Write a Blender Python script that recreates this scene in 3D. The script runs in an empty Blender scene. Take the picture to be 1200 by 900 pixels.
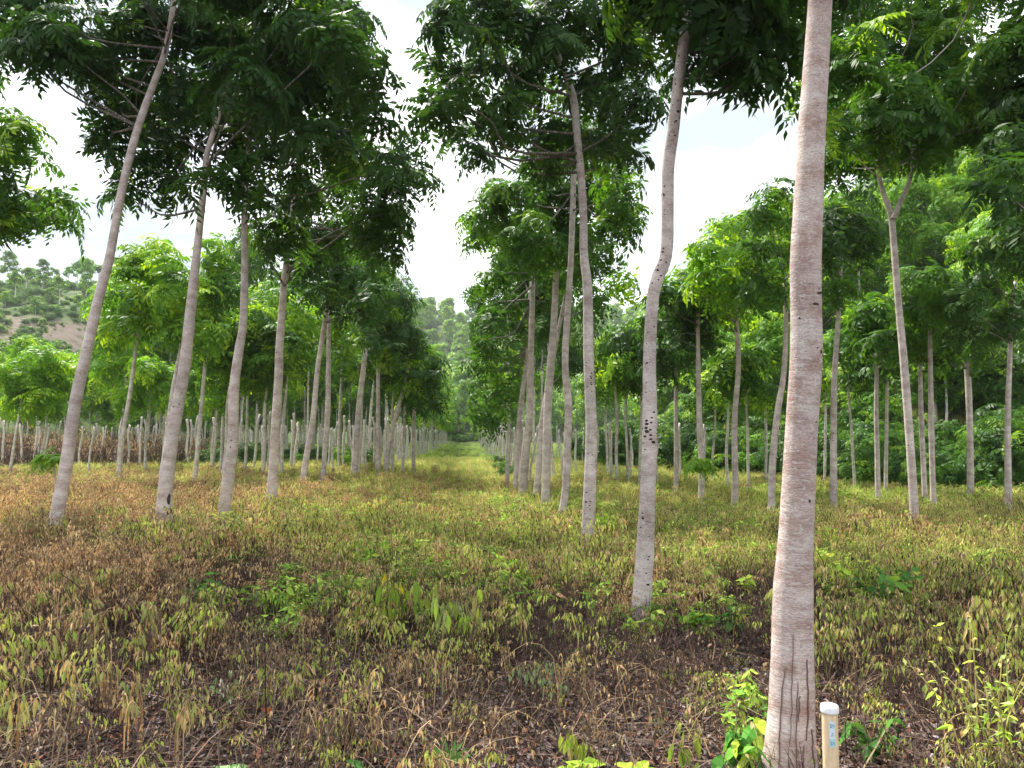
import bpy, math, random
import numpy as np
from mathutils import Vector
R = math.radians
rng = np.random.default_rng(11)
random.seed(5)
S = bpy.context.scene
C = S.collection

# ------------------------------------------------------------------ camera
CAMZ = 1.5
PITCH = R(3.68)
FPX = 901.0
cam_d = bpy.data.cameras.new('camera'); cam = bpy.data.objects.new('camera', cam_d); C.objects.link(cam)
cam.location = (0, 0, CAMZ); cam.rotation_euler = (R(90) + PITCH, 0, 0)
cam_d.sensor_width = 36; cam_d.lens = 36 * FPX / 1200; cam_d.clip_start = 0.05; cam_d.clip_end = 3000
S.camera = cam

# ------------------------------------------------------------------ world
W = bpy.data.worlds.new('World'); S.world = W; W.use_nodes = True
nt = W.node_tree; nt.nodes.clear()
SUN_EL, SUN_AZ = R(56), R(-38)      # azimuth clockwise from +Y: front left, above
out = nt.nodes.new('ShaderNodeOutputWorld'); bg = nt.nodes.new('ShaderNodeBackground')
sky = nt.nodes.new('ShaderNodeTexSky'); sky.sky_type = 'NISHITA'; sky.sun_disc = False
sky.sun_elevation = SUN_EL; sky.sun_rotation = SUN_AZ; sky.air_density = 1.0; sky.dust_density = 2.0
tc = nt.nodes.new('ShaderNodeTexCoord'); mp = nt.nodes.new('ShaderNodeMapping'); mp.inputs['Scale'].default_value = (1.0, 1.0, 2.2)
no = nt.nodes.new('ShaderNodeTexNoise'); no.inputs['Scale'].default_value = 2.1; no.inputs['Detail'].default_value = 7; no.inputs['Roughness'].default_value = .55
rp = nt.nodes.new('ShaderNodeValToRGB'); rp.color_ramp.elements[0].position = .30; rp.color_ramp.elements[1].position = .50
rp.color_ramp.elements[0].color = (.60, .60, .60, 1); rp.color_ramp.elements[1].color = (1, 1, 1, 1)
no2 = nt.nodes.new('ShaderNodeTexNoise'); no2.inputs['Scale'].default_value = 3.3; no2.inputs['Detail'].default_value = 5
cr = nt.nodes.new('ShaderNodeValToRGB')
cr.color_ramp.elements[0].position = .42; cr.color_ramp.elements[0].color = (3.0, 3.4, 3.7, 1)
cr.color_ramp.elements[1].position = .60; cr.color_ramp.elements[1].color = (8.8, 9.0, 9.2, 1)
mx = nt.nodes.new('ShaderNodeMix'); mx.data_type = 'RGBA'
L = nt.links.new
L(tc.outputs['Generated'], mp.inputs['Vector']); L(mp.outputs[0], no.inputs['Vector']); L(mp.outputs[0], no2.inputs['Vector'])
L(no.outputs['Fac'], rp.inputs[0]); L(no2.outputs['Fac'], cr.inputs[0])
L(rp.outputs[0], mx.inputs['Factor']); L(sky.outputs[0], mx.inputs['A']); L(cr.outputs[0], mx.inputs['B'])
L(mx.outputs['Result'], bg.inputs[0]); bg.inputs[1].default_value = .10; L(bg.outputs[0], out.inputs[0])

sun_d = bpy.data.lights.new('sun', 'SUN'); sun_d.energy = 3.6; sun_d.angle = R(10); sun_d.color = (1, .95, .86)
sun = bpy.data.objects.new('sun', sun_d); C.objects.link(sun)
sd = Vector((math.sin(SUN_AZ) * math.cos(SUN_EL), math.cos(SUN_AZ) * math.cos(SUN_EL), math.sin(SUN_EL)))
sun.rotation_euler = sd.to_track_quat('Z', 'Y').to_euler(); sun.location = (0, 0, 60)
S.view_settings.view_transform = 'Standard'; S.view_settings.look = 'None'; S.view_settings.gamma = 1
S.view_settings.exposure = 1.5
S.cycles.volume_bounces = 0; S.cycles.max_bounces = 8; S.cycles.transmission_bounces = 5; S.cycles.diffuse_bounces = 4

# ------------------------------------------------------------------ ground height
def sstep(a, b, v):
    t = np.clip((np.asarray(v, float) - a) / (b - a), 0, 1); return t * t * (3 - 2 * t)
_ph = rng.uniform(0, 6.28, (14, 2)); _fr = rng.uniform(.5, 2.4, 14); _an = rng.uniform(0, 6.28, 14)
def wav(x, y, s=1.0):
    v = 0
    for i in range(14):
        v = v + np.sin((x * math.cos(_an[i]) + y * math.sin(_an[i])) * _fr[i] * s + _ph[i, 0]) / 14
    return v * 2.2
def gz(x, y):
    x = np.asarray(x, float); y = np.asarray(y, float)
    z = 0.28 * sstep(-.8, -4.2, x) * sstep(4, 9, y) * (1 - sstep(22, 40, y) * .6)
    z = z + .06 * wav(x, y, .55) * (1 - sstep(20, 40, y) * .3)
    # right hillside
    xb = np.where(y < 32, 5.5 + (32 - y) * .62, 5.5 + (y - 32) * .12)
    s = np.maximum(x - xb, 0) * np.where(y < 32, .85, .97)
    hr = 30 * (1 - np.exp(-(s * .62) / 30)) * sstep(0, 5, s)
    # left hill
    t = np.clip((y - (62 + np.maximum(x + 30, -30) * .5)) / 105, 0, 1)
    left = sstep(-44, -74, x)
    hl = 31 * t ** 1.15 * left
    # hill closing the lane
    hc = 46 * sstep(150, 330, y) + 4 * wav(x, y, .05) * sstep(150, 260, y)
    far = np.maximum(np.maximum(hl, hr), hc)
    far = far + .8 * wav(x, y, .13) * sstep(2, 9, far)
    return z + far

def P(px, py, Y):
    u = (px - 600) / FPX; v = (450 - py) / FPX
    f = math.cos(PITCH) - v * math.sin(PITCH); k = Y / f
    return np.array([u * k, Y, CAMZ + (math.sin(PITCH) + v * math.cos(PITCH)) * k])
def PX(x, y, z):
    dz = z - CAMZ
    f = y * math.cos(PITCH) + dz * math.sin(PITCH); v = dz * math.cos(PITCH) - y * math.sin(PITCH)
    return 600 + FPX * x / f, 450 - FPX * v / f

# ------------------------------------------------------------------ object helpers
def link(o, parent=None):
    C.objects.link(o)
    if parent is not None: o.parent = parent
    return o
def empty(name, loc, label=None, cat=None, group=None):
    o = bpy.data.objects.new(name, None); o.location = [float(a) for a in loc]; o.empty_display_size = .2; C.objects.link(o)
    if label: o['label'] = label; o['category'] = cat
    if group: o['group'] = group
    return o
def qmesh(name, V, F, mat, uv=None, smooth=True, tint=None, col=None):
    V = np.asarray(V, np.float32).reshape(-1, 3); F = np.asarray(F, np.int32).reshape(-1, 4)
    me = bpy.data.meshes.new(name); n = len(F)
    me.vertices.add(len(V)); me.vertices.foreach_set('co', V.ravel())
    me.loops.add(4 * n); me.loops.foreach_set('vertex_index', F.ravel())
    me.polygons.add(n); me.polygons.foreach_set('loop_start', np.arange(0, 4 * n, 4, dtype=np.int32))
    try: me.polygons.foreach_set('loop_total', np.full(n, 4, np.int32))
    except Exception: pass
    if uv is not None:
        l = me.uv_layers.new(name='uv'); l.data.foreach_set('uv', np.asarray(uv, np.float32).ravel())
    if tint is not None:
        a = me.attributes.new('tint', 'FLOAT', 'FACE'); a.data.foreach_set('value', np.asarray(tint, np.float32))
    if col is not None:
        a = me.attributes.new('col', 'FLOAT_COLOR', 'FACE')
        c4 = np.concatenate([np.asarray(col, np.float32), np.ones((n, 1), np.float32)], 1); a.data.foreach_set('color', c4.ravel())
    me.materials.append(mat); me.update(calc_edges=True)
    if smooth: me.polygons.foreach_set('use_smooth', np.ones(n, bool))
    return me
def quads(name, Q, mat, tint=None, col=None):
    Q = np.asarray(Q); return qmesh(name, Q.reshape(-1, 3), np.arange(len(Q) * 4), mat, smooth=False, tint=tint, col=col)

def catmull(pts, n):
    pts = np.asarray(pts, float); k = len(pts)
    if k == 2: pts = np.array([pts[0], (pts[0] + pts[1]) / 2, pts[1]]); k = 3
    p = np.vstack([2 * pts[0] - pts[1], pts, 2 * pts[-1] - pts[-2]])
    t = np.linspace(0, k - 1 - 1e-6, n); i = t.astype(int); f = (t - i)[:, None]
    a, b, c, d = p[i], p[i + 1], p[i + 2], p[i + 3]
    return .5 * (2 * b + (c - a) * f + (2 * a - 5 * b + 4 * c - d) * f ** 2 + (3 * b - a - 3 * c + d) * f ** 3)

def tube(path, rad, sides=8, rough=0.0, cap=True):
    """returns V, F, UV(per loop); u runs round in metres, v along in metres"""
    path = np.asarray(path, float); rad = np.asarray(rad, float); n = len(path)
    T = np.gradient(path, axis=0); T /= np.linalg.norm(T, axis=1)[:, None] + 1e-9
    ref = np.array([0, 1., 0]) if abs(T[0, 1]) < .9 else np.array([1., 0, 0])
    A = np.cross(np.broadcast_to(ref, T.shape), T); A /= np.linalg.norm(A, axis=1)[:, None] + 1e-9
    B = np.cross(T, A)
    an = np.linspace(0, 2 * math.pi, sides, endpoint=False) + math.pi / 2
    rr = rad[:, None] * np.ones(sides)[None]
    if rough:
        ph = rng.uniform(0, 6.28, 4); zz = np.arange(n)[:, None]
        rr = rr * (1 + rough * (.5 * np.sin(2 * an[None] + ph[0] + zz * .21) + .35 * np.sin(3 * an[None] + ph[1] - zz * .13) + .5 * np.sin(zz * .55 + ph[2]) * .6 + rng.normal(0, .18, (n, 1))))
    V = path[:, None] + rr[..., None] * (np.cos(an)[None, :, None] * A[:, None] + np.sin(an)[None, :, None] * B[:, None])
    s = np.r_[0, np.cumsum(np.linalg.norm(np.diff(path, axis=0), axis=1))]
    i = np.arange(n - 1)[:, None]; j = np.arange(sides)[None]; j2 = (j + 1) % sides
    F = np.stack([i * sides + j, i * sides + j2, (i + 1) * sides + j2, (i + 1) * sides + j], -1).reshape(-1, 4)
    per = 2 * math.pi * rad.mean()
    u0 = (j / sides * per) + 0 * i; u1 = ((j + 1) / sides * per) + 0 * i; v0 = s[:-1][:, None] + 0 * j; v1 = s[1:][:, None] + 0 * j
    UV = np.stack([np.stack([u0, v0], -1), np.stack([u1, v0], -1), np.stack([u1, v1], -1), np.stack([u0, v1], -1)], 2).reshape(-1, 2)
    V = V.reshape(-1, 3)
    if cap and sides % 2 == 0:
        off = (n - 1) * sides; cf = []
        for k in range(sides // 2 - 1): cf.append([off + k, off + k + 1, off + sides - 2 - k, off + sides - 1 - k])
        F = np.vstack([F, cf]); UV = np.vstack([UV, np.zeros((len(cf) * 4, 2))])
    return V, F, UV
class Geo:
    def __init__(s): s.V = []; s.F = []; s.U = []; s.n = 0
    def add(s, V, F, U): s.V.append(V); s.F.append(F + s.n); s.U.append(U); s.n += len(V)
    def mesh(s, name, mat): return qmesh(name, np.vstack(s.V), np.vstack(s.F), mat, uv=np.vstack(s.U))

# ------------------------------------------------------------------ materials
def mat(name):
    m = bpy.data.materials.new(name); m.use_nodes = True; t = m.node_tree; b = t.nodes['Principled BSDF']; return m, t, b
def nn(t, ty, **k):
    n = t.nodes.new(ty)
    for a, v in k.items():
        if a in n.inputs.keys(): n.inputs[a].default_value = v
        else: setattr(n, a, v)
    return n
def ramp(t, els):
    r = t.nodes.new('ShaderNodeValToRGB'); e = r.color_ramp.elements
    e[0].position, e[0].color = els[0][0], (*els[0][1], 1); e[1].position, e[1].color = els[-1][0], (*els[-1][1], 1)
    for p, c in els[1:-1]:
        x = e.new(p); x.color = (*c, 1)
    return r
def mixc(t, f, a, b, mode='MIX'):
    m = t.nodes.new('ShaderNodeMix'); m.data_type = 'RGBA'; m.blend_type = mode
    for sk, v in (('Factor', f), ('A', a), ('B', b)):
        if hasattr(v, 'is_output'): t.links.new(v, m.inputs[sk])
        else: m.inputs[sk].default_value = v if sk == 'Factor' else (*v, 1)
    return m.outputs['Result']

def bark(name, light, mid, red, spot_amt, scale=1.0, bump=.5):
    m, t, b = mat(name); l = t.links.new
    uv = nn(t, 'ShaderNodeUVMap'); oi = nn(t, 'ShaderNodeObjectInfo')
    off = nn(t, 'ShaderNodeVectorMath', operation='ADD'); l(uv.outputs[0], off.inputs[0])
    cmb = nn(t, 'ShaderNodeCombineXYZ'); mu = nn(t, 'ShaderNodeMath', operation='MULTIPLY'); mu.inputs[1].default_value = 37
    l(oi.outputs['Random'], mu.inputs[0]); l(mu.outputs[0], cmb.inputs[0]); l(mu.outputs[0], cmb.inputs[1]); l(cmb.outputs[0], off.inputs[1])
    def nz(sx, sy, sc, det=6, rough=.6):
        mpn = nn(t, 'ShaderNodeMapping'); mpn.inputs['Scale'].default_value = (sx, sy, 1); l(off.outputs[0], mpn.inputs[0])
        n = nn(t, 'ShaderNodeTexNoise', Scale=sc * scale, Detail=det, Roughness=rough); l(mpn.outputs[0], n.inputs['Vector']); return n.outputs['Fac']
    patch = nz(1, 1.6, 5.5); streak = nz(1, 5.0, 15, 8, .7); fine = nz(1, 2.4, 75, 4, .75); big = nz(1, .7, 1.7, 3)
    r1 = ramp(t, [(.36, red), (.5, mid), (.62, light)]); l(patch, r1.inputs[0])
    r2 = ramp(t, [(.30, (.62, .55, .53)), (.46, (.95, .93, .92)), (.68, (1.15, 1.14, 1.13))]); l(streak, r2.inputs[0])
    c = mixc(t, .9, r1.outputs[0], r2.outputs[0], 'MULTIPLY')
    r3 = ramp(t, [(.36, (.58, .52, .50)), (.52, (1, 1, 1)), (.66, (1.3, 1.3, 1.3))]); l(fine, r3.inputs[0])
    c = mixc(t, .8, c, r3.outputs[0], 'MULTIPLY')
    r4 = ramp(t, [(.35, (.8, .8, .8)), (.65, (1.12, 1.12, 1.12))]); l(big, r4.inputs[0])
    c = mixc(t, 1.0, c, r4.outputs[0], 'MULTIPLY')
    # pale lichen flecks
    lf = nz(1, 2.2, 30, 3, .5); r5 = ramp(t, [(.57, (0, 0, 0)), (.63, (1, 1, 1))]); l(lf, r5.inputs[0])
    lm = nn(t, 'ShaderNodeMath', operation='MULTIPLY'); lm.inputs[1].default_value = .55; l(r5.outputs[0], lm.inputs[0])
    c = mixc(t, lm.outputs[0], c, (.62, .60, .57))
    # dark knots
    mpn = nn(t, 'ShaderNodeMapping'); mpn.inputs['Scale'].default_value = (3.6 * scale, 5.2 * scale, 1); l(off.outputs[0], mpn.inputs[0])
    vo = nn(t, 'ShaderNodeTexVoronoi', feature='F1', Randomness=1.0); vo.voronoi_dimensions = '2D'; l(mpn.outputs[0], vo.inputs['Vector'])
    cn = nn(t, 'ShaderNodeTexNoise', Scale=2.2, Detail=1.0); l(off.outputs[0], cn.inputs['Vector'])
    wn = nn(t, 'ShaderNodeTexNoise', Scale=45.0, Detail=2.0); l(off.outputs[0], wn.inputs['Vector'])
    ad = nn(t, 'ShaderNodeMath', operation='MULTIPLY_ADD'); ad.inputs[1].default_value = .22; l(wn.outputs['Fac'], ad.inputs[0]); l(vo.outputs['Distance'], ad.inputs[2])
    sep = nn(t, 'ShaderNodeSeparateColor'); l(vo.outputs['Color'], sep.inputs[0])
    th = nn(t, 'ShaderNodeMath', operation='MULTIPLY_ADD'); th.inputs[1].default_value = .34; th.inputs[2].default_value = -.34 + .10 + spot_amt; l(sep.outputs[0], th.inputs[0])
    cm = nn(t, 'ShaderNodeMath', operation='MULTIPLY_ADD'); cm.inputs[1].default_value = .9; l(cn.outputs['Fac'], cm.inputs[0]); l(th.outputs[0], cm.inputs[2])
    th = nn(t, 'ShaderNodeMath', operation='SUBTRACT'); l(cm.outputs[0], th.inputs[0]); th.inputs[1].default_value = .52
    lt = nn(t, 'ShaderNodeMath', operation='LESS_THAN'); l(ad.outputs[0], lt.inputs[0]); l(th.outputs[0], lt.inputs[1])
    c = mixc(t, lt.outputs[0], c, (.035, .028, .024))
    l(c, b.inputs['Base Color']); b.inputs['Roughness'].default_value = .88; b.inputs['Specular IOR Level'].default_value = .25
    hs = nn(t, 'ShaderNodeMath', operation='MULTIPLY_ADD'); hs.inputs[1].default_value = .5; l(fine, hs.inputs[0]); l(streak, hs.inputs[2])
    h2 = nn(t, 'ShaderNodeMath', operation='SUBTRACT'); l(hs.outputs[0], h2.inputs[0]); l(lt.outputs[0], h2.inputs[1])
    bp = nn(t, 'ShaderNodeBump', Strength=bump, Distance=.006); l(h2.outputs[0], bp.inputs['Height']); l(bp.outputs[0], b.inputs['Normal'])
    return m
M_BARK = bark('bark_pale', (.68, .61, .58), (.56, .48, .45), (.42, .33, .295), .12)
M_BARKN = bark('bark_near', (.68, .60, .57), (.56, .455, .42), (.42, .295, .26), .02, 1.0, 1.0)
M_BARKP = bark('bark_knotty', (.66, .60, .57), (.54, .47, .44), (.41, .33, .30), .25, 1.0, .7)
M_POST = bark('bark_grey', (.74, .70, .66), (.61, .56, .52), (.44, .37, .33), .08)
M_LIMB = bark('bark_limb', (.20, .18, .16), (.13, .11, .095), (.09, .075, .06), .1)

def leafmat(name, dark, mid, young, trans=.42, rough=.48):
    m, t, b = mat(name); l = t.links.new
    at = nn(t, 'ShaderNodeAttribute'); at.attribute_name = 'tint'; oi = nn(t, 'ShaderNodeObjectInfo')
    r = ramp(t, [(0, dark), (.55, mid), (.80, mid), (1.0, young)]); l(at.outputs['Fac'], r.inputs[0])
    r2 = ramp(t, [(0, (.82, .86, .9)), (1, (1.15, 1.1, 1.0))]); l(oi.outputs['Random'], r2.inputs[0])
    c = mixc(t, 1.0, r.outputs[0], r2.outputs[0], 'MULTIPLY')
    l(c, b.inputs['Base Color']); b.inputs['Roughness'].default_value = rough; b.inputs['Specular IOR Level'].default_value = .22
    tr = nn(t, 'ShaderNodeBsdfTranslucent'); tcx = mixc(t, 1.0, c, (1.5, 1.45, .55), 'MULTIPLY'); l(tcx, tr.inputs['Color'])
    mxs = nn(t, 'ShaderNodeMixShader'); mxs.inputs[0].default_value = trans
    l(b.outputs[0], mxs.inputs[1]); l(tr.outputs[0], mxs.inputs[2]); l(mxs.outputs[0], t.nodes['Material Output'].inputs[0])
    return m
M_LEAF = leafmat('leaf_dark', (.025, .064, .019), (.050, .125, .025), (.19, .33, .03))
M_LEAFM = leafmat('leaf_mid', (.042, .110, .018), (.088, .210, .026), (.28, .45, .028))
M_LEAFB = leafmat('leaf_bright', (.060, .160, .018), (.150, .32, .026), (.38, .55, .03))  # lighter leaf colour; on the lane crowns it carries painted sunlight
M_BUSH = leafmat('leaf_bush', (.035, .09, .022), (.075, .18, .03), (.20, .34, .04))

def herbmat():
    m, t, b = mat('herb'); l = t.links.new
    at = nn(t, 'ShaderNodeAttribute'); at.attribute_name = 'col'; oi = nn(t, 'ShaderNodeObjectInfo')
    r2 = ramp(t, [(0, (.85, .85, .86)), (1, (1.75, 1.65, 1.5))]); l(oi.outputs['Random'], r2.inputs[0])
    c = mixc(t, 1.0, at.outputs['Color'], r2.outputs[0], 'MULTIPLY')
    l(c, b.inputs['Base Color']); b.inputs['Roughness'].default_value = .7; b.inputs['Specular IOR Level'].default_value = .2
    tr = nn(t, 'ShaderNodeBsdfTranslucent'); l(c, tr.inputs['Color'])
    mxs = nn(t, 'ShaderNodeMixShader'); mxs.inputs[0].default_value = .28
    l(b.outputs[0], mxs.inputs[1]); l(tr.outputs[0], mxs.inputs[2]); l(mxs.outputs[0], t.nodes['Material Output'].inputs[0])
    return m
M_HERB = herbmat()
def plain(name, col, rough=.7, spec=.3):
    m, t, b = mat(name); b.inputs['Base Color'].default_value = (*col, 1); b.inputs['Roughness'].default_value = rough; b.inputs['Specular IOR Level'].default_value = spec; return m

# ------------------------------------------------------------------ ground sheet
def ground():
    def axis(lo, hi, n, near):
        t = np.linspace(-1, 1, n); a = np.sinh(t * 4.2) / math.sinh(4.2)
        return np.where(a < 0, -a * lo, a * hi) * 1.0
    xs = axis(-420, 420, 260, 0); ys = 4 + axis(-60, 640, 300, 0)
    X, Y = np.meshgrid(xs, ys); Z = gz(X, Y)
    V = np.stack([X, Y, Z], -1).reshape(-1, 3); nx, ny = len(xs), len(ys)
    i = np.arange(ny - 1)[:, None]; j = np.arange(nx - 1)[None]
    F = np.stack([i * nx + j, i * nx + j + 1, (i + 1) * nx + j + 1, (i + 1) * nx + j], -1).reshape(-1, 4)
    m, t, b = mat('ground_soil'); l = t.links.new
    g = nn(t, 'ShaderNodeNewGeometry'); sp = nn(t, 'ShaderNodeSeparateXYZ'); l(g.outputs['Position'], sp.inputs[0])
    def noise(sc, det=6, ro=.6):
        n = nn(t, 'ShaderNodeTexNoise', Scale=sc, Detail=det, Roughness=ro); l(g.outputs['Position'], n.inputs['Vector']); return n.outputs['Fac']
    a = noise(9.0, 8, .7); r = ramp(t, [(.36, (.022, .016, .013)), (.5, (.055, .038, .032)), (.62, (.10, .073, .062)), (.70, (.21, .17, .165))]); l(a, r.inputs[0])
    a2 = noise(1.3, 6, .7); r2 = ramp(t, [(.36, (.055, .04, .028)), (.5, (.09, .085, .035)), (.66, (.085, .13, .03))]); l(a2, r2.inputs[0])
    mr = nn(t, 'ShaderNodeMapRange'); mr.inputs['From Min'].default_value = 5.5; mr.inputs['From Max'].default_value = 11; l(sp.outputs[1], mr.inputs[0])
    c = mixc(t, mr.outputs[0], r.outputs[0], r2.outputs[0])
    a3 = noise(.16, 5, .6); r3 = ramp(t, [(.40, (.032, .055, .018)), (.52, (.06, .10, .026)), (.62, (.11, .125, .05))]); l(a3, r3.inputs[0])
    mr2 = nn(t, 'ShaderNodeMapRange'); mr2.inputs['From Min'].default_value = 26; mr2.inputs['From Max'].default_value = 42; l(sp.outputs[1], mr2.inputs[0])
    c = mixc(t, mr2.outputs[0], c, r3.outputs[0])
    # bare brown clearing low on the left hill
    mz = nn(t, 'ShaderNodeMapRange'); mz.inputs['From Min'].default_value = 11.0; mz.inputs['From Max'].default_value = 13.0; mz.interpolation_type = 'SMOOTHSTEP'
    w1 = nn(t, 'ShaderNodeMath', operation='MULTIPLY_ADD'); w1.inputs[1].default_value = 6.0; l(noise(.12, 4, .6), w1.inputs[0]); l(sp.outputs[2], w1.inputs[2])
    l(w1.outputs[0], mz.inputs[0])
    mz2 = nn(t, 'ShaderNodeMapRange'); mz2.inputs['From Min'].default_value = 20.6; mz2.inputs['From Max'].default_value = 22.4; mz2.inputs['To Min'].default_value = 1; mz2.inputs['To Max'].default_value = 0; l(w1.outputs[0], mz2.inputs[0])
    mxx = nn(t, 'ShaderNodeMapRange'); mxx.inputs['From Min'].default_value = -62; mxx.inputs['From Max'].default_value = -55; mxx.inputs['To Min'].default_value = 1; mxx.inputs['To Max'].default_value = 0; l(sp.outputs[0], mxx.inputs[0])
    p1 = nn(t, 'ShaderNodeMath', operation='MULTIPLY'); l(mz.outputs[0], p1.inputs[0]); l(mz2.outputs[0], p1.inputs[1])
    p2 = nn(t, 'ShaderNodeMath', operation='MULTIPLY'); l(p1.outputs[0], p2.inputs[0]); l(mxx.outputs[0], p2.inputs[1])
    r4 = ramp(t, [(.35, (.10, .08, .06)), (.6, (.19, .15, .12))]); l(noise(.9, 8, .75), r4.inputs[0])
    c = mixc(t, p2.outputs[0], c, r4.outputs[0])
    l(c, b.inputs['Base Color']); b.inputs['Roughness'].default_value = .95; b.inputs['Specular IOR Level'].default_value = .15
    bp = nn(t, 'ShaderNodeBump', Strength=.9, Distance=.03); l(noise(22, 8, .75), bp.inputs['Height']); l(bp.outputs[0], b.inputs['Normal'])
    o = link(bpy.data.objects.new('ground', qmesh('ground', V, F, m))); o['kind'] = 'structure'
ground()

# ------------------------------------------------------------------ foliage
def norm(a): return a / (np.linalg.norm(a, axis=-1, keepdims=True) + 1e-9)
def rosette(lod):
    """a tuft of pinnate leaves: (quads, tint)"""
    Q = []
    k = {0: 8, 1: 7, 2: 6}[lod]
    for i in range(k):
        az = 2 * math.pi * (i + rng.uniform(-.3, .3)) / k; el = R(rng.uniform(-15, 45)); Ln = rng.uniform(.29, .44)
        h = np.array([math.cos(az), math.sin(az), 0]); s = np.array([-h[1], h[0], 0]); dr = rng.uniform(.35, .75)
        def pos(t): return Ln * (h * t * math.cos(el) + np.array([0, 0, 1]) * (t * math.sin(el) - dr * t * t))
        if lod == 2:
            a, b_, c_ = pos(.1), pos(.6), pos(1.05); w = .085
            Q.append([a, b_ + s * w - [0, 0, .02], c_, b_ - s * w - [0, 0, .03]]); continue
        np_ = 6 if lod == 0 else 4
        ll, lw = (.115, .046) if lod == 0 else (.135, .060)
        for j in range(np_ + 1):
            t = .22 + .78 * j / np_; p = pos(t); f = norm(pos(t + .02) - p)
            prof = .7 + .5 * math.sin(math.pi * min(1, .25 + .6 * j / np_))
            sides = (1, -1) if j < np_ else (0,)
            for sg in sides:
                d = norm(s * sg * 1.0 + f * rng.uniform(.45, .8) + np.array([0, 0, -1]) * rng.uniform(.2, .7)) if sg else norm(f + np.array([0, 0, -.3]))
                l_ = ll * prof * rng.uniform(.85, 1.15); w = lw * rng.uniform(.85, 1.15)
                e = norm(np.cross(d, np.array([0, 0, 1.]) + rng.normal(0, .25, 3)))
                Q.append([p, p + d * l_ * .45 + e * w / 2, p + d * l_ + np.array([0, 0, -.012]), p + d * l_ * .42 - e * w / 2])
    return np.array(Q)
TPL = {l: [rosette(l) for _ in range(7)] for l in (0, 1, 2)}

def rotz_to(axis, spin):
    """batch of matrices taking z to axis with spin about it"""
    a = norm(axis); ref = np.where(np.abs(a[:, 2:3]) < .95, np.array([[0, 0, 1.]]), np.array([[1., 0, 0]]))
    x = norm(np.cross(ref, a)); y = np.cross(a, x)
    c, s = np.cos(spin)[:, None], np.sin(spin)[:, None]
    return np.stack([x * c + y * s, -x * s + y * c, a], -1)

def foliage(blobs, lod, dens, scale=1.0, young=.12, flat=.78, blobjit=.12):
    """blobs (n,4) -> quads, tint, rosette positions per blob"""
    PQ, PT, POS = [], [], []
    for (cx, cy, cz, r) in blobs:
        n = max(3, int(dens * r * r)); v = norm(rng.normal(0, 1, (n, 3)))
        # lumpy outline: a few lobes per blob
        lob = norm(rng.normal(0, 1, (4, 3))); lf = 1 + .30 * np.max(v @ lob.T, axis=1) ** 3 - .12
        rho = r * lf * (.42 + .58 * np.sqrt(rng.random(n))) * rng.uniform(1 - blobjit, 1 + blobjit, n)
        p = v * rho[:, None]; p[:, 2] *= flat; p += (cx, cy, cz)
        ax = norm(v * .75 + np.array([0, 0, .75]) + rng.normal(0, .25, (n, 3)))
        M = rotz_to(ax, rng.uniform(0, 6.28, n)); sc = scale * rng.uniform(.75, 1.2, n)
        which = rng.integers(0, 7, n); yv = rng.random(n) < young; bt = rng.uniform(-.12, .12)
        for k in range(7):
            id_ = np.where(which == k)[0]
            if not len(id_): continue
            T = TPL[lod][k]
            Q = np.einsum('nij,qvj->nqvi', M[id_], T) * sc[id_, None, None, None] + p[id_, None, None, :]
            tt = np.where(yv[id_], rng.uniform(.85, 1.0, len(id_)), rng.uniform(.1, .7, len(id_)) + bt)
            t = np.clip(tt[:, None] + rng.normal(0, .07, (len(id_), len(T))), 0, 1)
            PQ.append(Q.reshape(-1, 4, 3)); PT.append(t.ravel())
        POS.append(p)
    return np.concatenate(PQ), np.concatenate(PT), POS

def limb_path(a, b, n=8, up=.18):
    a = np.asarray(a); b = np.asarray(b); d = np.linalg.norm(b - a)
    m = a * .5 + b * .5 + np.array([0, 0, 1]) * -up * d * .4 + rng.normal(0, .05 * d, 3)
    q = a * .2 + b * .8 + rng.normal(0, .04 * d, 3)
    return catmull([a, m, q, b], n)

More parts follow.
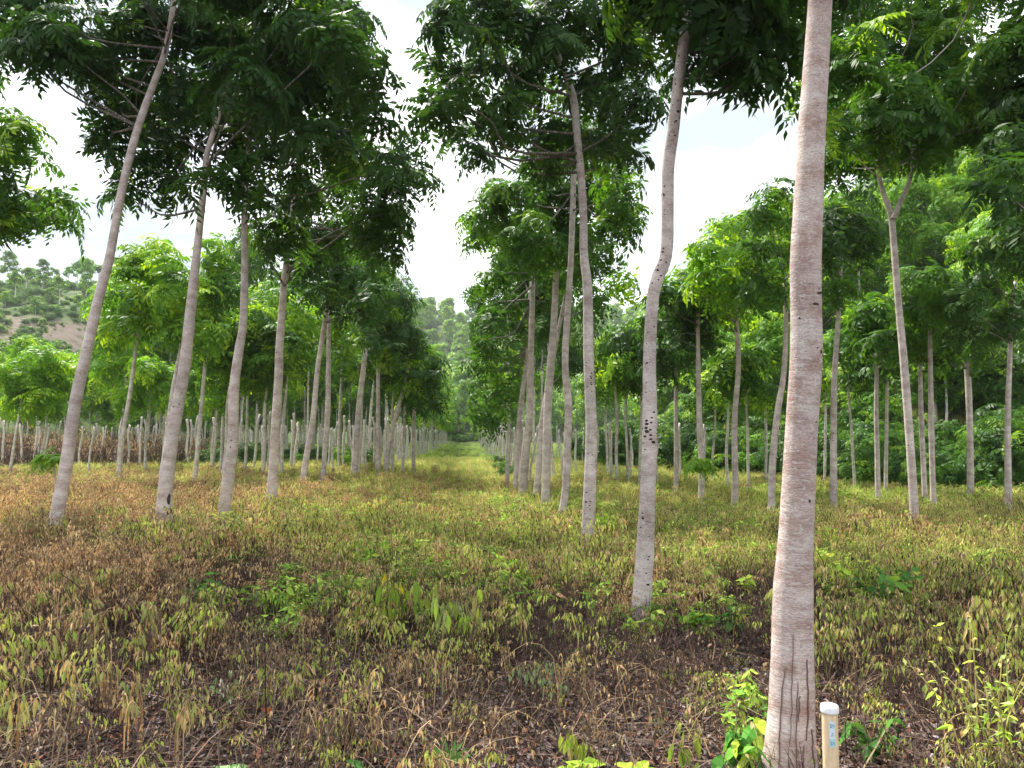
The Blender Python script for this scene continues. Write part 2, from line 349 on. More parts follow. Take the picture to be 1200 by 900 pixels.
# ------------------------------------------------------------------ individually shaped trees
def hero(Y, pts, blobs, label, lod=0, dens=46, leaf=None, barkm=None, name='plantation_tree', group='tall plantation trees with slender pale trunks',
         young=.06, dep=1.2, lift=None, nlimb=7, sc=1.0, wscale=.87, pale=False, tops=None, hide=0.1, sides=14, extra=None):
    """pts: (px, py, width px) up the trunk; blobs: (px, py, r px[, dy])"""
    leaf = leaf or M_LEAF; barkm = barkm or M_BARK
    if lod: a_, b_ = pts[-2], pts[-1]; pts = list(pts) + [(b_[0] + (b_[0] - a_[0]) * .3, b_[1] - 360 / Y, max(1.5, b_[2] * .3))]
    pw = np.array([P(p[0], p[1], Y) for p in pts]); rad = np.array([p[2] * .5 * Y / FPX * wscale / math.sqrt(1 + ((p[0] - 600) / FPX) ** 2) for p in pts])
    # run the trunk down to the ground
    base = pw[0].copy(); g = float(gz(base[0], base[1]))
    d0 = norm(pw[0] - pw[1]);
    if base[2] > g: base = base + d0 * ((base[2] - g) / max(.2, -d0[2]))
    base[2] = g
    root = empty(name, base, label, 'tree', group)
    if np.linalg.norm(base - pw[0]) > .05: pw = np.vstack([base, pw]); rad = np.r_[rad[0] * 1.04, rad]
    pw = np.vstack([base - [0, 0, .12], pw]); rad = np.r_[rad[0] * 1.05, rad]
    # small forward and backward wander so the trunk bends in depth as well
    n = 70 if sides > 12 else 34
    path = catmull(pw, n); tt = np.linspace(0, 1, n); path[:, 1] += .10 * np.sin(tt * 5 + rng.uniform(0, 6)) * tt
    rr = catmull(np.stack([rad, rad * 0, rad * 0], 1), n)[:, 0]
    rr = rr * (1 + .35 * np.exp(-(path[:, 2] - base[2]) / .10)).clip(1, 1.3)
    geo = Geo(); geo.add(*tube(path - base, rr, sides, .045))
    o = link(bpy.data.objects.new('trunk', geo.mesh('trunk', barkm)), root)
    B = []
    if lod: blobs = list(blobs) + [(pts[-2][0], pts[-2][1] + 4, 420 / Y, .15), (pts[-2][0], pts[-2][1] - 14, 400 / Y, -.3)]
    for b in blobs:
        c = P(b[0], b[1], Y); r = b[2] * Y / FPX
        dy = b[3] if len(b) > 3 else rng.uniform(-dep, dep)
        txx = np.interp(-b[1], [-q[1] for q in pts], [q[0] for q in pts])
        if len(b) < 4 and b[1] > pts[-3][1] - 5 and abs(txx - b[0]) < b[2] + 8: dy = r * rng.uniform(.85, 1.3) + .1   # trunk shows in front of these
        k = (Y + dy) / Y; c = P(b[0], b[1], Y + dy)
        B.append((*c, r * k))
    B = np.array(B)
    if lod == 0: dens = dens * 1.5; sc = sc * .88
    Q, T, POS = foliage(B, lod, dens, sc, young)
    # limbs
    order = np.argsort(-B[:, 3])[:nlimb] if nlimb < len(B) else range(len(B))
    top = path[-1]
    for bi in range(len(B)):
        c = B[bi, :3]; p = POS[bi]
        h = np.linalg.norm(c[:2] - top[:2]); zt = min(top[2], c[2] - .55 * h)
        zmin = path[int(n * .45), 2] if lift is None else lift
        zt = max(zt, min(zmin + rng.uniform(0, .9) ** 2 * 1.6, top[2] - .1)); i = int(np.argmin(abs(path[:, 2] - zt)))
        a = path[i]; gl = Geo(); rl = max(.010, min(rr[i] * .38, .010 + .008 * np.linalg.norm(c - a)))
        lp = limb_path(a, c, 9); gl.add(*tube(lp - base, np.linspace(rl, rl * .35, 9), 6, 0))
        if lod < 2:
            for q in p[rng.random(len(p)) < (.30 if lod == 0 else .12)]:
                s = lp[rng.integers(4, 9)]; gl.add(*tube(limb_path(s, q, 4, .1) - base, np.linspace(rl * .30, .003, 4), 4, 0, cap=False))
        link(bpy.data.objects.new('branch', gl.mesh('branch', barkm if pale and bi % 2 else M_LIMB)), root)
    link(bpy.data.objects.new('crown', quads('crown', Q - base, leaf, tint=T)), root)
    if extra: extra(root, path, rr, base)
    return root

def bark_holes(spec):
    """dark knots, raised rims standing on the trunk surface facing the viewer: (py, side -1..1, size m)"""
    def f(root, path, rr, base):
        mk = plain('knot_dark', (.045, .034, .028), .9)
        for (hz_, side, s, ht) in spec:
            i = int(np.argmin(abs(path[:, 2] - hz_))); r = rr[i]; an = side * 1.25
            nrm = np.array([math.sin(an), -math.cos(an), 0]); tan = np.array([math.cos(an), math.sin(an), 0]); up = np.array([0, 0, 1.])
            c = np.array([path[i, 0], path[i, 1], hz_]) + nrm * r * .97 - base
            V, F = [], []; k = 10
            rings = [(1.0, .0), (.8, .006), (.5, .007), (.12, .004)]
            ph = rng.uniform(0, 6.28, 2)
            for a, hgt in rings:
                for q in range(k):
                    th = 2 * math.pi * q / k; ww = 1 + .25 * math.sin(2 * th + ph[0]) + .15 * math.sin(3 * th + ph[1])
                    off = tan * math.cos(th) * s * a * ww + up * math.sin(th) * s * ht * a * ww
                    bend = -(np.dot(off, tan) ** 2) / (2 * r)
                    V.append(c + off + nrm * (hgt * s / .02 * .6 + bend + (-.01 if a == 1 else 0)))
            for ri in range(3):
                for q in range(k): F.append([ri * k + q, ri * k + (q + 1) % k, (ri + 1) * k + (q + 1) % k, (ri + 1) * k + q])
            off = 3 * k
            for q in range(k // 2 - 1): F.append([off + q, off + q + 1, off + k - 2 - q, off + k - 1 - q])
            link(bpy.data.objects.new('knot', qmesh('knot', V, F, mk)), root)
    return f

def crack_lines(root, path, rr, base):
    """vertical splits in the bark near the foot of the nearest trunk"""
    mk = plain('crack_dark', (.20, .12, .105), .95)
    for (side, z0, z1) in [(-.66, .05, .52), (-.42, .18, .66), (-.16, .02, .46), (-.02, .3, .40), (.34, .22, .55), (.30, .0, .20), (.66, .03, .26), (-.3, -.02, .15), (.05, -.02, .14)]:
        n = 30; zz = np.linspace(z0, z1, n); L_, R_ = [], []; an = side; ww = .0010
        for q, z in enumerate(zz):
            an += rng.normal(0, .018); i = int(np.argmin(abs(path[:, 2] - base[2] - z)))
            f = (z + base[2]); c = np.array([np.interp(f, path[:, 2], path[:, 0]), np.interp(f, path[:, 2], path[:, 1]), f]); r = np.interp(f, path[:, 2], rr) * 1.03
            w = ww * math.sin(math.pi * (q + .3) / (n + .2)) + .0008
            nr = np.array([math.sin(an), -math.cos(an), 0]); ta = np.array([math.cos(an), math.sin(an), 0])
            L_.append(c + nr * r - ta * w - base); R_.append(c + nr * r + ta * w - base)
        V = np.vstack([L_, R_]); F = [[q, q + n, q + n + 1, q + 1] for q in range(n - 1)]
        me = qmesh('bark_crack', V, F, mk); o = link(bpy.data.objects.new('bark_crack', me), root)
        md = o.modifiers.new('s', 'SOLIDIFY'); md.thickness = .006; md.offset = 0

def second_fork(root, path, rr, base):
    pts_ = [P(x, y, 10.6) + [0, d, 0] for x, y, d in ((1047, 256, 0), (1054, 236, -.05), (1063, 210, -.1), (1068, 180, -.05), (1078, 140, .1))]
    g = Geo(); g.add(*tube(catmull(pts_, 14) - base, np.linspace(.038, .018, 14), 10, .04)); link(bpy.data.objects.new('branch', g.mesh('branch', M_BARK)), root)
# nearest tree, right foreground
hero(3.4, wscale=.92, pts=[(926, 897, 61), (929, 800, 56), (930, 700, 51), (932, 650, 47), (934, 600, 46), (938, 500, 42), (942, 420, 42), (940, 340, 40), (939, 300, 39), (942, 220, 37), (945, 150, 36), (950, 80, 34), (956, 0, 33), (966, -160, 30), (972, -380, 26), (975, -640, 20)],
     blobs=[(840, -420, 170, .3), (1060, -440, 180, -.2), (960, -620, 220, 0), (760, -620, 180, .5), (1150, -640, 190, .4), (960, -820, 220, 0), (950, -480, 150, 1.2), (960, -500, 160, -1.0)],
     label='thickest pinkish trunk, nearest to the viewer, with the cream pipe at its foot', barkm=M_BARKN, dep=.4, sides=28, lift=3.6,
     extra=lambda *a: (bark_holes([(CAMZ + .56, .22, .016, .5), (CAMZ + .61, .58, .022, .35), (CAMZ + .63, .52, .010, .8), (CAMZ + .355, .60, .010, .8), (CAMZ + .37, .3, .008, .5), (CAMZ + .315, -.28, .005, .7), (CAMZ + .29, .2, .005, .7),
                                   (CAMZ - .29, .28, .009, 1.0), (CAMZ + .5, -.65, .006, 1), (CAMZ + .9, .3, .008, .6), (CAMZ + 1.13, .75, .012, .7), (CAMZ - .52, .8, .008, 1), (CAMZ + .34, .9, .006, 1), (CAMZ + 1.62, -.4, .008, .8), (CAMZ + 1.45, .4, .006, .8), (CAMZ - .8, -.7, .007, 1), (CAMZ + .17, -.1, .006, .7), (CAMZ + .05, .5, .006, .7)])(*a), crack_lines(*a)))
# second in the right-hand row
hero(6.2, [(750, 728, 25), (755, 660, 24), (759, 580, 21), (762, 500, 20), (762, 420, 18), (766, 350, 17.5), (773, 322, 17.5), (783, 290, 17), (784, 200, 17), (790, 150, 16.5), (797, 83, 16), (808, 0, 16), (825, -140, 14), (840, -300, 11), (845, -450, 8)],
     [(850, 15, 62, -.3), (900, 45, 45, .1), (800, 10, 55, .8), (850, 75, 26, -.2), (885, 90, 22, 0), (930, -20, 60, .4), (760, -60, 85, .2), (860, -90, 100, 0), (960, -120, 90, .3), (800, -200, 110, -.2), (900, -240, 110, .5), (740, -180, 80, -.8), (850, -330, 110, 0), (812, 85, 20, .2)],
     'curved knotty trunk, second in the row right of the lane, kinked at mid height', barkm=M_BARKP, dep=.5, sides=20, lift=3.9, dens=62)
# third, forked
hero(9.3, [(688, 642, 19), (688, 636, 18), (691, 579, 17), (693, 500, 15), (690, 420, 14), (689, 339, 13), (685, 300, 12), (684, 250, 11), (681, 200, 11), (676, 150, 10.5), (671, 110, 10), (650, 55, 8), (636, 0, 7), (620, -90, 5)],
     [(535, 25, 42), (590, 30, 50), (560, 95, 40), (525, 118, 22), (508, 128, 13), (548, 165, 22), (560, 180, 14), (620, 90, 45), (600, 140, 36), (650, 40, 48), (700, 35, 50), (740, 60, 40), (700, 110, 42), (745, 130, 36), (650, 160, 34), (700, 170, 32), (760, 15, 40), (560, -40, 50), (640, -50, 60), (720, -60, 60), (680, -130, 60), (590, -110, 50), (513, 75, 14), (625, 190, 26), (735, 180, 24)],
     'rough knotty tree forking high up, right of the lane, wide crown spreading left', barkm=M_BARKP, sides=18, lift=4.6, dens=44, dep=1.4)
hero(12.8, [(656, 616, 11), (659, 600, 10.5), (663, 572, 10), (665, 520, 10), (666, 475, 10), (662, 430, 9), (664, 378, 9), (669, 300, 8), (671, 233, 8), (674, 160, 6)],
     [(600, 230, 34), (640, 215, 38), (690, 225, 38), (730, 215, 30), (620, 275, 32), (670, 280, 34), (715, 265, 28), (660, 170, 42), (740, 250, 18), (700, 180, 36), (585, 265, 20)],
     'thin wavy pale trunk just left of the forked knotty tree, crown overlapping it', sides=12, dens=42, lift=5.2, leaf=M_LEAFM, dep=1.6)
hero(14.8, [(639, 590, 11), (640, 560, 11), (642, 475, 11), (646, 420, 10.5), (649, 378, 9), (653, 300, 8), (657, 253, 7), (661, 180, 5)],
     [(575, 255, 26), (560, 285, 20), (600, 300, 30), (640, 290, 30), (680, 310, 26), (575, 330, 22), (615, 250, 30), (710, 300, 22), (650, 240, 36), (580, 225, 20), (552, 258, 12)],
     'straight pale trunk between the thin wavy one and the lane-side pair', sides=12, dens=40, lift=5, leaf=M_LEAFM, dep=1.6)
hero(17.5, [(613, 575, 12), (616, 530, 11.5), (620, 494, 10), (622, 417, 8.5), (624, 339, 7), (622, 290, 5), (618, 230, 4)],
     [(590, 355, 26), (570, 375, 22), (610, 330, 28), (640, 350, 24), (560, 345, 18), (600, 390, 20), (565, 405, 18), (650, 380, 20), (620, 290, 26)],
     'slightly leaning trunk with the thickest foot at the right edge of the lane', sides=12, dens=40, leaf=M_LEAFM, lift=4.2, dep=1.6)
hero(18.5, [(604, 570, 7), (606, 530, 7), (610, 475, 6.5), (618, 417, 6), (621, 350, 5), (624, 300, 4)],
     [(585, 420, 22), (570, 440, 20), (600, 445, 22), (555, 425, 16), (575, 395, 20), (590, 465, 18)],
     'slim trunk touching the left side of the thick-footed leaning one at the lane edge', sides=10, dens=34, lod=1, leaf=M_LEAFM, lift=3.4)
hero(16.5, [(629, 572, 9), (632, 540, 9), (635, 494, 8), (645, 440, 7), (652, 400, 6), (664, 340, 5), (672, 280, 4)],
     [(680, 340, 24), (700, 360, 24), (660, 320, 22), (720, 335, 20), (690, 390, 20)],
     'slender trunk leaning right, partly hidden behind the straight pale trunk by the lane', sides=10, dens=34, lod=1, leaf=M_LEAFM, lift=4)
hero(20, [(594, 572, 6), (596, 500, 5.5), (595, 428, 5), (596, 380, 4), (597, 320, 3)],
     [(575, 470, 22), (560, 480, 18), (590, 480, 18), (600, 410, 22), (570, 500, 12), (556, 455, 14)],
     'straight slim trunk closest to the lane on its right side, with low leafy sprouts', sides=10, dens=36, lod=1, leaf=M_LEAFM, lift=2.4)

# left row, front to back
hero(8.4, [(64, 640, 22), (68, 600, 20.5), (78, 549, 19), (90, 471, 17.5), (102, 417, 16), (117, 350, 14.5), (128, 308, 13), (132, 283, 12.5), (143, 217, 12), (160, 147, 11.5), (178, 93, 10), (189, 60, 9), (197, 15, 7.5), (203, -45, 6), (205, -130, 4)],
     [(45, 30, 45), (100, 45, 48), (150, 20, 50), (20, 55, 25), (120, 85, 28, .9), (130, 125, 28, .8), (140, 150, 22, .7), (200, 30, 50), (245, 40, 45), (60, -30, 55), (150, -60, 60), (230, -50, 60), (190, -140, 65), (100, -110, 60), (85, 60, 28), (180, 90, 40, 1.0), (12, 10, 40), (128, 165, 16, .6), (215, 100, 34), (10, 45, 24)],
     'strongly right-leaning pale trunk at the far left, standing nearest in the left row', sides=20, dens=40, lift=4.7, dep=1.5, leaf=M_LEAF, barkm=M_BARK)
hero(8.9, [(192, 606, 23), (193, 580, 21), (196, 553, 20), (202, 514, 18.5), (210, 470, 17.5), (218, 428, 16.5), (225, 370, 14.5), (231, 319, 12.5), (235, 283, 10.5), (242, 217, 9.5), (245, 180, 8.5), (262, 120, 6), (270, 60, 5)],
     [(240, 100, 44), (190, 175, 34, 1.1), (165, 190, 24, .9), (280, 100, 48), (300, 40, 50), (340, 70, 50), (170, 130, 34, 1.2), (215, 150, 34, .8), (270, 165, 38), (360, 20, 50), (310, 130, 44), (290, -40, 60), (350, -60, 60), (150, 230, 20, .8), (195, 215, 24, .7), (250, 20, 40), (400, 30, 34)],
     'thick trunk with a dark rotten patch low on its right side, in the left row', sides=20, dens=46, lift=4.1, dep=1.5,
     extra=lambda *a: bark_holes([(.75, .75, .03, 2.2), (.60, .8, .028, 1.8), (.47, .72, .026, 1.5), (.66, .35, .016, .9), (.53, .45, .012, 1.6), (.9, .85, .016, 1.3), (1.5, .1, .012, .8), (2.4, .3, .012, .8)])(*a))
hero(9.6, [(264, 600, 18), (265, 590, 17), (270, 550, 16.5), (274, 518, 15), (275, 456, 14), (280, 410, 12.5), (284, 378, 11.5), (285, 312, 10), (284, 233, 8.5), (288, 170, 6), (290, 110, 5)],
     [(320, 120, 44), (370, 110, 44), (405, 80, 40), (380, 165, 40), (330, 190, 36), (290, 200, 30), (420, 125, 36), (350, 50, 40), (430, 85, 28), (300, 235, 24), (410, 180, 30), (350, 225, 28), (440, 150, 22), (245, 215, 20), (455, 200, 26), (385, 10, 40), (418, 35, 26)],
     'upright pale trunk right of the rotten-patched one, third in the left row', sides=18, dens=44, lift=4.6, dep=1.6)
hero(11.6, [(318, 584, 15), (319, 572, 14.5), (322, 530, 13.5), (324, 494, 12.5), (328, 440, 11.5), (329, 409, 11), (333, 350, 9.5), (335, 319, 9), (341, 260, 6), (346, 200, 5)],
     [(360, 240, 34), (400, 225, 34), (330, 270, 28), (445, 190, 34), (470, 215, 28), (430, 250, 34), (385, 280, 30), (340, 295, 24), (460, 255, 28), (490, 205, 16), (475, 170, 22), (420, 290, 26), (300, 280, 18), (400, 170, 30), (455, 290, 20), (360, 300, 16)],
     'fourth trunk of the left row, dark near its fork below a round dark crown', sides=16, dens=46, lift=3.7, dep=1.6)
hero(17, [(353, 582, 9), (358, 540, 8.5), (366, 494, 8), (371, 436, 7), (378, 390, 6.5), (385, 345, 5.5), (390, 290, 4)],
     [(400, 330, 28), (430, 320, 26), (380, 340, 20), (410, 300, 24), (440, 345, 22), (420, 365, 20)],
     'right-leaning slim pale trunk just behind the fourth trunk of the left row', sides=10, dens=38, lift=3.7, lod=1)
hero(17.5, [(377, 582, 8), (381, 530, 7), (384, 494, 7), (385, 440, 6.5), (385, 378, 5.5), (388, 320, 4)],
     [(370, 310, 22), (350, 325, 18), (395, 360, 18), (360, 290, 20)],
     'upright slim trunk with small black knots right of the right-leaning slim trunk', barkm=M_BARKP, sides=10, dens=36, lift=4.1, lod=1)
hero(20, [(415, 572, 9), (417, 530, 8.5), (420, 480, 7.5), (425, 436, 7), (427, 415, 6), (432, 360, 4)],
     [(440, 375, 26), (465, 385, 24), (425, 395, 20), (450, 345, 24), (475, 350, 20), (455, 415, 18), (430, 340, 20)],
     'pale trunk standing clear at the corner of the post field, left of the lane', sides=10, dens=40, lift=3.4, lod=1)
hero(22, [(443, 570, 7), (443, 500, 6), (443, 436, 5.5), (444, 380, 4)],
     [(480, 430, 22), (460, 440, 22), (445, 405, 18), (490, 400, 18)],
     'vertical slim trunk right of the corner one, in the far left row', sides=8, dens=38, lift=3.2, lod=1)
hero(22, [(451, 572, 7), (456, 520, 6.5), (466, 480, 6), (474, 450, 5), (480, 410, 4)],
     [(495, 445, 20), (485, 465, 18), (505, 425, 16)],
     'slim trunk slanting sharply right across its neighbours at the edge of the post field', sides=8, dens=38, lift=3, lod=1)
hero(24, [(484, 566, 6), (485, 500, 5), (486, 475, 4.5), (490, 440, 3.5)],
     [(500, 470, 18), (480, 480, 16), (505, 450, 16), (515, 475, 12)],
     'small forked trunk nearest to the lane among the left posts', sides=8, dens=38, lift=2.8, lod=1)

# crown hanging in at the left edge from a tree standing outside the frame
hero(10.5, [(-150, 600, 20), (-140, 400, 17), (-120, 250, 13), (-90, 150, 8)],
     [(8, 165, 40), (42, 238, 30), (65, 262, 20), (0, 235, 40), (25, 155, 26), (-60, 200, 70), (-120, 160, 70), (-70, 100, 60), (70, 235, 12), (15, 265, 20)],
     'leafy bough of an outside tree reaching in at the left edge against the white sky', sides=10, dens=40, lift=3.6, leaf=M_LEAFM)
# right side
hero(10.6, [(1073, 642, 14), (1071, 600, 13), (1068, 545, 12), (1065, 494, 11.5), (1060, 420, 11), (1055, 358, 10), (1051, 300, 9.5), (1047, 252, 9.5), (1038, 225, 7), (1032, 205, 6), (1028, 170, 5), (1024, 120, 3)],
     [(1030, 150, 34, -.6), (1078, 140, 34, -.6), (1050, 108, 42, -.7), (1016, 180, 22, -.5), (1088, 176, 22, -.5), (1052, 172, 20, .6), (1080, 165, 22, .7), (1000, 60, 45), (960, 90, 30), (1050, 90, 50), (1000, 130, 42), (1100, 60, 50), (1150, 90, 46), (1100, 140, 46), (1050, 160, 34, 1.0), (980, 180, 32), (1010, 182, 22, .9), (1150, 140, 34), (1190, 60, 45), (1040, 20, 50), (1120, 0, 50), (960, 30, 36), (1080, -60, 60), (1180, -40, 60), (990, -40, 50), (1095, 160, 28, .8), (1200, 120, 36), (975, 145, 30), (945, 110, 18)],
     'tree right of the nearest trunk forking into a V under a broad dark crown', pale=True, sides=16, dens=50, lift=4.9, dep=1.4, young=.22, leaf=M_LEAFM, extra=second_fork)  # lit look of this crown put into lighter leaf colour and young tint
hero(14.2, [(977, 606, 10), (977, 560, 9.5), (977, 456, 8.5), (980, 390, 7), (983, 319, 5.5), (986, 270, 4)],
     [(985, 260, 34), (1015, 275, 26), (960, 280, 24), (1000, 235, 26), (970, 310, 16), (1010, 300, 16)],
     'thin dark-topped trunk with a side fork, right of the nearest trunk', sides=10, dens=48, lift=3.8, lod=1)
hero(14, [(904, 612, 11), (905, 570, 10.5), (907, 533, 10), (913, 480, 9.5), (919, 440, 8), (921, 380, 6.5), (918, 330, 5)],
     [(900, 330, 30), (880, 300, 24), (920, 290, 32), (895, 255, 26), (935, 250, 28), (890, 350, 16), (905, 225, 22), (985, 340, 20)],
     'bowed pale trunk half hidden behind the left side of the nearest trunk', sides=12, dens=42, lift=3.5, leaf=M_LEAFM, young=.2)
hero(15.5, [(861, 600, 9.5), (862, 560, 9), (861, 494, 8), (865, 430, 7), (862, 382, 6.5), (858, 340, 4)],
     [(840, 330, 28), (870, 345, 26), (815, 345, 24), (855, 300, 26), (830, 290, 24), (800, 330, 18), (880, 320, 20), (850, 375, 16), (845, 265, 16)],
     'thin wavering trunk with a rough dark fork, between the curved and nearest trunks', sides=10, dens=46, lift=3.2, leaf=M_LEAFB, young=.35, lod=1)
hero(16, [(822, 592, 9), (822, 540, 8), (819, 494, 7.5), (817, 393, 5.5), (818, 350, 4)],
     [(810, 385, 22), (790, 375, 22), (830, 395, 20), (775, 350, 22), (760, 380, 20), (805, 410, 14)],
     'straight slim trunk with a leafy sprout low down, right of the curved knotty one', sides=10, dens=46, lift=3, lod=1)
hero(18.5, [(792, 585, 7), (792, 520, 6), (792, 447, 5), (793, 400, 3.5)],
     [(780, 410, 20), (800, 430, 18), (770, 430, 16), (760, 410, 18), (735, 395, 20)],
     'trunk with black knots halfway up, close behind the curved trunk on its right', barkm=M_BARKP, sides=10, dens=42, lift=2.9, lod=1)
hero(13.3, [(1181, 620, 11), (1182, 570, 10), (1183, 494, 9), (1186, 430, 7.5), (1188, 378, 6), (1190, 330, 5)],
     [(1160, 330, 30), (1190, 300, 32), (1130, 350, 24), (1175, 380, 24), (1210, 360, 30), (1150, 290, 26), (1200, 260, 30), (1135, 380, 18)],
     'pale trunk at the far right edge with a thin side stem', sides=12, dens=44, lift=3.0)
hero(14.2, [(1095, 614, 9.5), (1094, 560, 8.5), (1093, 480, 8), (1092, 409, 6.5), (1090, 360, 4.5)],
     [(1100, 360, 28), (1075, 370, 22), (1120, 380, 22), (1085, 330, 26), (1110, 325, 24), (1065, 390, 16)],
     'whitish slim trunk, right one of the close pair under bright crowns on the right', sides=10, dens=44, lift=3.2, lod=1, leaf=M_LEAFM)
hero(15.8, [(1085, 600, 8), (1083, 540, 7.5), (1081, 480, 7), (1080, 432, 6), (1079, 390, 4)],
     [(1070, 400, 20), (1055, 385, 18), (1090, 410, 16)],
     'brownish slim trunk, left one of the close pair under bright crowns on the right', sides=10, dens=44, lift=2.9, lod=1, leaf=M_LEAFM)
hero(15.6, [(1030, 606, 8), (1029, 540, 7), (1027, 480, 6.5), (1026, 432, 5.5), (1024, 390, 4)],
     [(1010, 390, 24), (1035, 400, 22), (990, 400, 20), (1025, 360, 24), (1045, 370, 18), (1000, 360, 18)],
     'slim trunk splaying into thin forks, left of the V-forked tree', sides=10, dens=44, lift=2.9, lod=1, leaf=M_LEAFM)
hero(17.8, [(1038, 585, 6), (1038, 520, 5.5), (1038, 440, 4.5), (1038, 400, 3)],
     [(1045, 420, 18), (1030, 430, 14)],
     'very thin trunk a little behind the thin-forked one, touching the V-forked trunk', sides=8, dens=44, lift=2.7, lod=1)
hero(16.6, [(1137, 592, 10.5), (1136, 540, 10), (1135, 480, 9.5), (1134, 432, 9), (1132, 400, 5)],
     [(1120, 395, 22), (1150, 400, 22), (1135, 370, 24), (1165, 410, 18), (1105, 410, 14)],
     'short stout two-toned trunk with a broom of forks, near the right edge', sides=10, dens=44, lift=2.9, lod=1)

# far off-frame tree whose twigs reach in at the right edge
hero(8.5, [(1330, 700, 22), (1325, 400, 18), (1310, 200, 14), (1290, 60, 9)],
     [(1185, 205, 26), (1205, 240, 30), (1160, 225, 14), (1240, 180, 60), (1210, 120, 50), (1195, 275, 16), (1290, 120, 70), (1250, 40, 70), (1180, 165, 22)],
     'dark thin twigs reaching in at the right edge below the broad crown', sides=10, dens=34, lift=3.0)

# ------------------------------------------------------------------ tree kinds for the rows and slopes behind
def proto(h, hb, cr, lod, dens, leaf, sc, nb, lean=.3, tr=.058, young=.15, barkm=None):
    """meshes of one kind: trunk mesh, crown mesh, limb mesh"""
    w = rng.normal(0, lean * .35, (4, 2)); w[0] = 0
    pts = [(w[i, 0] * i * .4, w[i, 1] * i * .4, z) for i, z in enumerate((-.1, h * .35, h * .65, h * .92))]
    path = catmull(pts, 16); g = Geo(); g.add(*tube(path, np.linspace(tr, tr * .35, 16), 8, .05))
    tm = g.mesh('trunk', barkm or M_POST); B = []
    ga = 2.4
    for i in range(nb):
        f = (i + .5) / nb; z = hb + (h - hb) * (f ** .85) ; rr_ = cr * (1 - .55 * f) * rng.uniform(.55, .85)
        a = i * ga + rng.uniform(-.4, .4); c = path[-1] * min(1, z / h); B.append((c[0] + math.cos(a) * rr_, c[1] + math.sin(a) * rr_, z + cr * .2, cr * rng.uniform(.38, .52)))
    B.append((path[-1][0], path[-1][1], h * .98, cr * .42))
    Q, T, _ = foliage(np.array(B), lod, dens, sc, young, .72)
    gl = Geo()
    for b in B:
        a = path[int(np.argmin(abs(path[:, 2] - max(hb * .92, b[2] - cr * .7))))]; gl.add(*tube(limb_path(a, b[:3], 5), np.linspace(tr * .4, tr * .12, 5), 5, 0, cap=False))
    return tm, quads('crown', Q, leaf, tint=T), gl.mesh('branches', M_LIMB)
K_ROW = [proto(rng.uniform(7.2, 8.8), 3.2, 1.55, 1, 30, M_LEAFM if i % 2 else M_LEAF, 1.05, 9, young=.15) for i in range(5)]
K_FAR = [proto(rng.uniform(6.5, 8), 2.6, 1.9, 2, 26, M_LEAFM if i % 3 == 0 else M_LEAF, 1.5, 9, young=.2) for i in range(4)]
K_LANE = [proto(rng.uniform(6.5, 7.6), 1.6, 1.7, 1, 26, M_LEAFB, 1.1, 9, young=.35, tr=.06) for i in range(2)]  # sunlit yellow-green put into the leaf colour and the young tint
K_BRI = [proto(rng.uniform(4.6, 6.4), 2.2, 1.7, 1, 30, M_LEAFB if i % 2 else M_LEAFM, 1.0, 9, young=.3, tr=.05) for i in range(4)]
K_HILL = [proto(rng.uniform(6, 8.5), 1.2, 2.5, 2, 34, [M_LEAFB, M_LEAFM, M_LEAFB, M_LEAFB, M_LEAFM][i], 1.25, 11, young=.35, tr=.11) for i in range(5)]
K_HN = [proto(rng.uniform(5, 7), 1.6, 2.1, 1, 24, [M_LEAFB, M_LEAFM, M_LEAFB][i], 1.1, 10, young=.3, tr=.08) for i in range(3)]
K_HILLS = [proto(rng.uniform(5, 6.5), 3.2, 2.0, 2, 14, M_LEAFM, 1.6, 7, young=.2, tr=.12) for i in range(2)]
placed = []
def put(kind, x, y, s, label, group, name='plantation_tree', lean=(0, 0), cat='tree'):
    tm, cm, bm_ = kind; z = float(gz(x, y)); r = empty(name, (x, y, z), label, cat, group)
    r.rotation_euler = (lean[0], lean[1], rng.uniform(0, 6.28)); r.scale = (s, s, s * rng.uniform(.92, 1.08))
    link(bpy.data.objects.new('trunk', tm), r); link(bpy.data.objects.new('branches', bm_), r); link(bpy.data.objects.new('crown', cm), r)
    placed.append((x, y)); return r
lane = lambda y: -.061 * y
G1 = 'trees of the rows left of the grass lane'; G2 = 'trees of the rows right of the grass lane'
for k in range(30):                                   # the rows that edge the lane
    y = 25 + k * 4.0
    put(K_ROW[k % 5] if y < 46 else K_LANE[k % 2], lane(y) - (3.6 if y < 46 else 3.0) + rng.normal(0, .2), y, rng.uniform(.88, 1.05), 'slender tree in the far row edging the left side of the grass lane', G1, lean=(rng.normal(0, .03), rng.normal(0, .03)))
    y = 24 + k * 4.1
    put(K_ROW[(k + 2) % 5] if y < 60 else (K_FAR + K_LANE)[(k * 5) % 6], lane(y) + 2.7 + rng.normal(0, .2), y, rng.uniform(.85, 1.05), 'slender tree in the far row edging the right side of the grass lane', G2, lean=(rng.normal(0, .03), rng.normal(0, .03)))
for row in range(1, 4):
    for k in range(9):
        y = 29 + k * 8 + row * 1.3; put(K_ROW[(k + row) % 5] if y < 60 else K_FAR[(k + row) % 4], lane(y) - 3.6 - 3.0 * row + rng.normal(0, .4), y, rng.uniform(.8, 1.0), 'dark-crowned tree deep in the rows behind the pale posts left of the lane', G1 + ', deeper in', lean=(rng.normal(0, .03), rng.normal(0, .03)))
